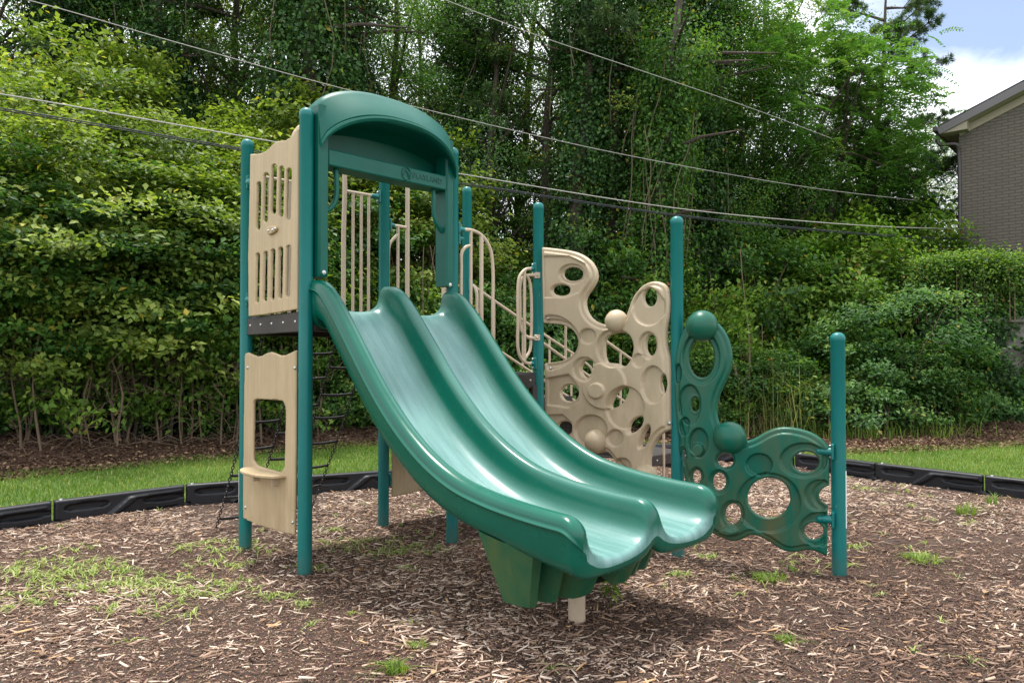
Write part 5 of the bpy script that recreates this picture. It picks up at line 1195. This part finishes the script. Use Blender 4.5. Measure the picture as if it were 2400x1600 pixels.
# ------------------------------------------------------------------ retaining wall, hedge, house
def gz(x, y): return float(zt(x, y))
wx0, wy0 = at(2175, 14.6); wx1, wy1 = at(2640, 14.0)
wall = empty('retaining_wall', (wx0, wy0, 0)); tag(wall, 'weathered grey concrete retaining wall half hidden by ivy at the right', 'wall')
wd = np.array([wx1 - wx0, wy1 - wy0]); wl = np.linalg.norm(wd); wd /= wl; wn = np.array([-wd[1], wd[0]])
mb = MB().box((wd[0] * wl / 2 + wn[0] * .15, wd[1] * wl / 2 + wn[1] * .15, 1.05), wl, .3, 2.3, (wd[0], wd[1], 0), (wn[0], wn[1], 0), .02); mb.build('wall_face', 'concrete', wall)
mb = MB().box((wd[0] * wl / 2 + wn[0] * .12, wd[1] * wl / 2 + wn[1] * .12, 2.24), wl, .42, .12, (wd[0], wd[1], 0), (wn[0], wn[1], 0), .02); mb.build('coping', 'concrete', wall)
r = np.random.default_rng(191); k = 420
u = r.uniform(0, wl, k); z = r.uniform(.1, 2.35, k); gap = (u > 1.15) & (u < 2.5) & (z > 1.35) & (z < 2.25) & (r.random(k) < .82); u, z = u[~gap], z[~gap]; k = len(u)
C = np.stack([wx0 + wd[0] * u - wn[0] * .08, wy0 + wd[1] * u - wn[1] * .08, z], 1)
me = leafmesh('ivy', 'leaf_ivy', C, np.tile(np.array([[-wn[0], -wn[1], .1]]), (k, 1)), 15000, .075, .85, 192, np.array([.13, .05, .13]), up=.3, jit=.4, dropd=1.)
tag(link(bpy.data.objects.new('wall_ivy', me)), 'dark ivy climbing over the grey retaining wall', 'ivy')
k = 700; u = r.uniform(-.2, wl, k); z = 2.35 + r.random(k) ** .6 * 1.15; dd_ = r.uniform(-.25, 1.1, k)
C = np.stack([wx0 + wd[0] * u + wn[0] * dd_, wy0 + wd[1] * u + wn[1] * dd_, z], 1); so = np.where((z > 3.2)[:, None], np.array([[0, -.3, 1.]]), np.array([[-.1, -1, .3]]))
me = leafmesh('foliage', 'leaf_vine', C, unit(so), 34000, .06, .6, 193, np.array([.12, .12, .09]))
me2 = leafmesh('foliage', 'leaf_ivy', C, unit(so), 16000, .06, .6, 194, np.array([.13, .13, .1]))
hd_ = empty('hedge', (0, 0, 0)); tag(hd_, 'dense green hedge growing on top of the retaining wall below the house', 'hedge')
for m_ in (me, me2): o = link(bpy.data.objects.new('foliage', m_), hd_)
mb = MB()
for q in range(160):
    a = C[rr.randrange(k)]; mb.tube([Vector((a[0], a[1], 2.2)), Vector(a)], [.012, .004], 5)
mb.build('stem', 'twig', hd_)

hx, hy = at(2252, 17.0); house = empty('brick_house', (hx, hy, 0), radians(-42)); tag(house, 'two storey house with a grey brown painted brick gable wall at the right', 'house')
def zrow(py, Y): return H + ray(1200, py)[2] * Y / ray(1200, py)[1]
ze = zrow(325, 17.0); WW = 9.0; pk = WW / 2
slope = .385
zw = zrow(322, 17.) + .22  
V = [(0, 0, .2), (WW, 0, .2), (WW, 0, zw), (pk, 0, zw + pk * slope), (0, 0, zw), (0, 9, .2), (WW, 9, .2), (WW, 9, zw), (pk, 9, zw + pk * slope), (0, 9, zw)]
MB().add(V, [(0, 1, 2, 3, 4), (5, 9, 8, 7, 6), (0, 4, 9, 5), (1, 6, 7, 2)]).build('wall', 'painted_brick', house, smooth=False)
oh = .36; ov = .30
def roofside(sg):
    x_e = -oh if sg < 0 else WW + oh; mb = MB(); zE = zw - oh * slope * .35 + .02; zP = zw + pk * slope + .12
    zE = zP - (pk + oh) * slope
    V = [(x_e, -ov, zE), (pk, -ov, zP), (pk, 9 + ov, zP), (x_e, 9 + ov, zE)]; V2 = [(a, b, c + .09) for a, b, c in V]
    mb.add(V + V2, [(0, 1, 2, 3), (4, 7, 6, 5), (0, 4, 5, 1), (1, 5, 6, 2), (2, 6, 7, 3), (3, 7, 4, 0)] if sg < 0 else [(3, 2, 1, 0), (5, 6, 7, 4), (1, 5, 4, 0), (2, 6, 5, 1), (3, 7, 6, 2), (0, 4, 7, 3)])
    return mb.build('roof', 'shingle', house, smooth=False)
roofside(-1); roofside(1)
zP = zw + pk * slope + .12; zE = zP - (pk + oh) * slope
mb = MB()
for sg in (-1, 1):
    x_e = -oh if sg < 0 else WW + oh
    a = Vector((x_e, -ov - .02, zE - .06)); b = Vector((pk, -ov - .02, zP - .06)); dr = (b - a); L = dr.length
    mb.box((a + b) / 2, L, .035, .17, dr / L, Vector((0, 1, 0)) * 1, .003)
mb.build('rake_board', 'fascia', house, smooth=False)
mb = MB()
for sg in (-1, 1):
    x_e = -oh if sg < 0 else WW + oh
    a = Vector((x_e + .1 * -sg, -ov / 2, zE - .10)); b = Vector((pk, -ov / 2, zP - .10)); dr = (b - a); L = dr.length
    mb.box((a + b) / 2, L, ov - .02, .02, dr / L, Vector((0, 1, 0)), 0)
    a = Vector((x_e * .0 + (0 if sg < 0 else WW), -.02, zE + oh * slope - .24)); b = Vector((pk, -.02, zP - .24)); dr = (b - a); L = dr.length
    mb.box((a + b) / 2, L, .03, .16, dr / L, Vector((0, 1, 0)), 0)
mb.add([(-oh + .02, -ov + .0, zE - .12), (.22, -ov + .0, zE - .12), (.22, -ov, zE + .16), (-oh + .02, -ov, zE - .02), (-oh + .02, .02, zE - .12), (.22, .02, zE - .12), (.22, .02, zE + .16), (-oh + .02, .02, zE - .02)], [(0, 1, 2, 3), (0, 4, 5, 1), (1, 5, 6, 2), (0, 3, 7, 4)])
mb.box((-oh / 2 + .01, 4.4, zE - .075), oh - .02, 8.9, .02)
mb.build('soffit', 'trim_tan', house, smooth=False)
gt = MB(); gt.box((-oh - .055, 4.5, zE + .0), .11, 9.7, .12, bev=.02); g_ = gt.build('gutter', 'gutter', house)
MB().tube([Vector(p) for p in catmull([(-oh - .04, -.15, zE - .02), (-oh - .04, -.15, zE - .20), (-oh, -.15, zE - .33), (-.2, -.15, zE - .36), (-.02, -.14, zE - .40), (.0, -.06, zE - .55), (.0, -.06, 3.0), (.0, -.06, 1.0)], 60)], .042, 12).build('downpipe', 'gutter', house)

# ------------------------------------------------------------------ overhead wires
def wire(pts, rad, mat, label, two=False):
    P = [tuple(atdepth(*p)) for p in pts]; a, b = np.array(P[0]), np.array(P[-1]); a2 = a - (b - a) * .25
    P = [tuple(a2 + np.array([0, 0, .02]))] + P
    c = catmull(P, 60); mb = MB().tube([Vector(p) for p in c], rad, 8)
    if two: mb.tube([Vector(p) + Vector((0, .02, -rad * 2.3)) for p in c], rad, 8)
    tag(mb.build('power_line', mat), label, 'wire', 'overhead wires crossing the playground')
wire([(-40, 214, 8.6), (400, 290, 9.4), (800, 360, 10.2), (1075, 407, 11.2), (1600, 490, 13), (2000, 527, 14.3), (2258, 537, 16.93)], .0085, 'wire_grey', 'pale wire crossing from the left edge to the house, above the black pair')
wire([(-40, 247, 8.8), (400, 320, 9.6), (800, 388, 10.4), (1075, 428, 11.4), (1600, 505, 13.2), (2000, 545, 14.5), (2258, 560, 16.93)], .0085, 'wire_black', 'double black wire lowest of the overhead wires', True)
wire([(40, -6, 8.4), (400, 96, 9.4), (800, 207, 10.6), (1200, 305, 12), (1500, 370, 13.4), (1900, 440, 15.4), (2150, 470, 17)], .006, 'wire_grey', 'thin grey wire passing behind the arched hood top')
wire([(990, -20, 10.5), (1250, 80, 11.6), (1500, 165, 12.8), (1750, 250, 14.2), (1950, 325, 16)], .006, 'wire_grey', 'thin grey wire slanting across the top right of the wood')

# ================================================================== sky, sun, camera
w = bpy.data.worlds.new('World'); SC.world = w; w.use_nodes = True; nt = w.node_tree; nt.nodes.clear()
sky = N(nt, 'ShaderNodeTexSky', sky_type='NISHITA'); sky.sun_disc = False
SUN = Vector((-.12, .19, 1.0)).normalized(); el = math.asin(SUN.z); az = math.atan2(SUN.x, SUN.y)
sky.sun_elevation = el; sky.sun_rotation = az; sky.air_density = 1.0; sky.dust_density = 1.2; sky.ozone_density = 1.2
bg = N(nt, 'ShaderNodeBackground'); bg.inputs[1].default_value = .12
tc = N(nt, 'ShaderNodeTexCoord'); mp = N(nt, 'ShaderNodeMapping'); mp.inputs['Scale'].default_value = (1, 1, 2.2); nt.links.new(tc.outputs['Generated'], mp.inputs[0])
nn_ = noise(nt, mp.outputs[0], 2.3, 7, .58, .15)
# a clear blue patch high on the right, clouds elsewhere
dp = N(nt, 'ShaderNodeVectorMath', operation='DOT_PRODUCT'); nt.links.new(tc.outputs['Generated'], dp.inputs[0]); q = ray(2290, -400); q /= np.linalg.norm(q); dp.inputs[1].default_value = tuple(q)
mr = N(nt, 'ShaderNodeMapRange'); mr.inputs[1].default_value = .969; mr.inputs[2].default_value = .983; mr.inputs[3].default_value = 0; mr.inputs[4].default_value = .34; nt.links.new(dp.outputs['Value'], mr.inputs[0])
cl = mathn(nt, 'SUBTRACT', mathn(nt, 'ADD', nn_, .17), mr.outputs[0])
cm_ = ramp(nt, cl, [(.33, (.10, .10, .10)), (.56, (1, 1, 1))])
skyc = mixc(nt, cm_, sky.outputs[0], (9.8, 10.1, 10.6))
nt.links.new(skyc, bg.inputs[0]); wo = N(nt, 'ShaderNodeOutputWorld'); nt.links.new(bg.outputs[0], wo.inputs[0])

sd = bpy.data.lights.new('sun', 'SUN'); sd.energy = 3.5; sd.angle = radians(5.0); sd.color = (1, .955, .88)
so_ = bpy.data.objects.new('sun', sd); COL.objects.link(so_); so_.rotation_euler = (-SUN).to_track_quat('-Z', 'Y').to_euler(); so_.location = (0, 0, 30)

cam = bpy.data.cameras.new('camera'); cam.sensor_width = 36; cam.lens = F / 2400 * 36; cam.clip_end = 600; cam.clip_start = .05; cam.shift_y = SH / 2400
co = bpy.data.objects.new('camera', cam); COL.objects.link(co); co.location = (0, 0, H); co.rotation_euler = (pi / 2 + TH, 0, 0); SC.camera = co
vs = SC.view_settings; vs.view_transform = 'Standard'; vs.look = 'None'; vs.exposure = .68; vs.gamma = 1; vs.use_curve_mapping = False
SC.render.film_transparent = False
cy = SC.cycles
cy.max_bounces = 6; cy.diffuse_bounces = 3; cy.glossy_bounces = 3; cy.transmission_bounces = 4; cy.transparent_max_bounces = 6
cy.use_denoising = True
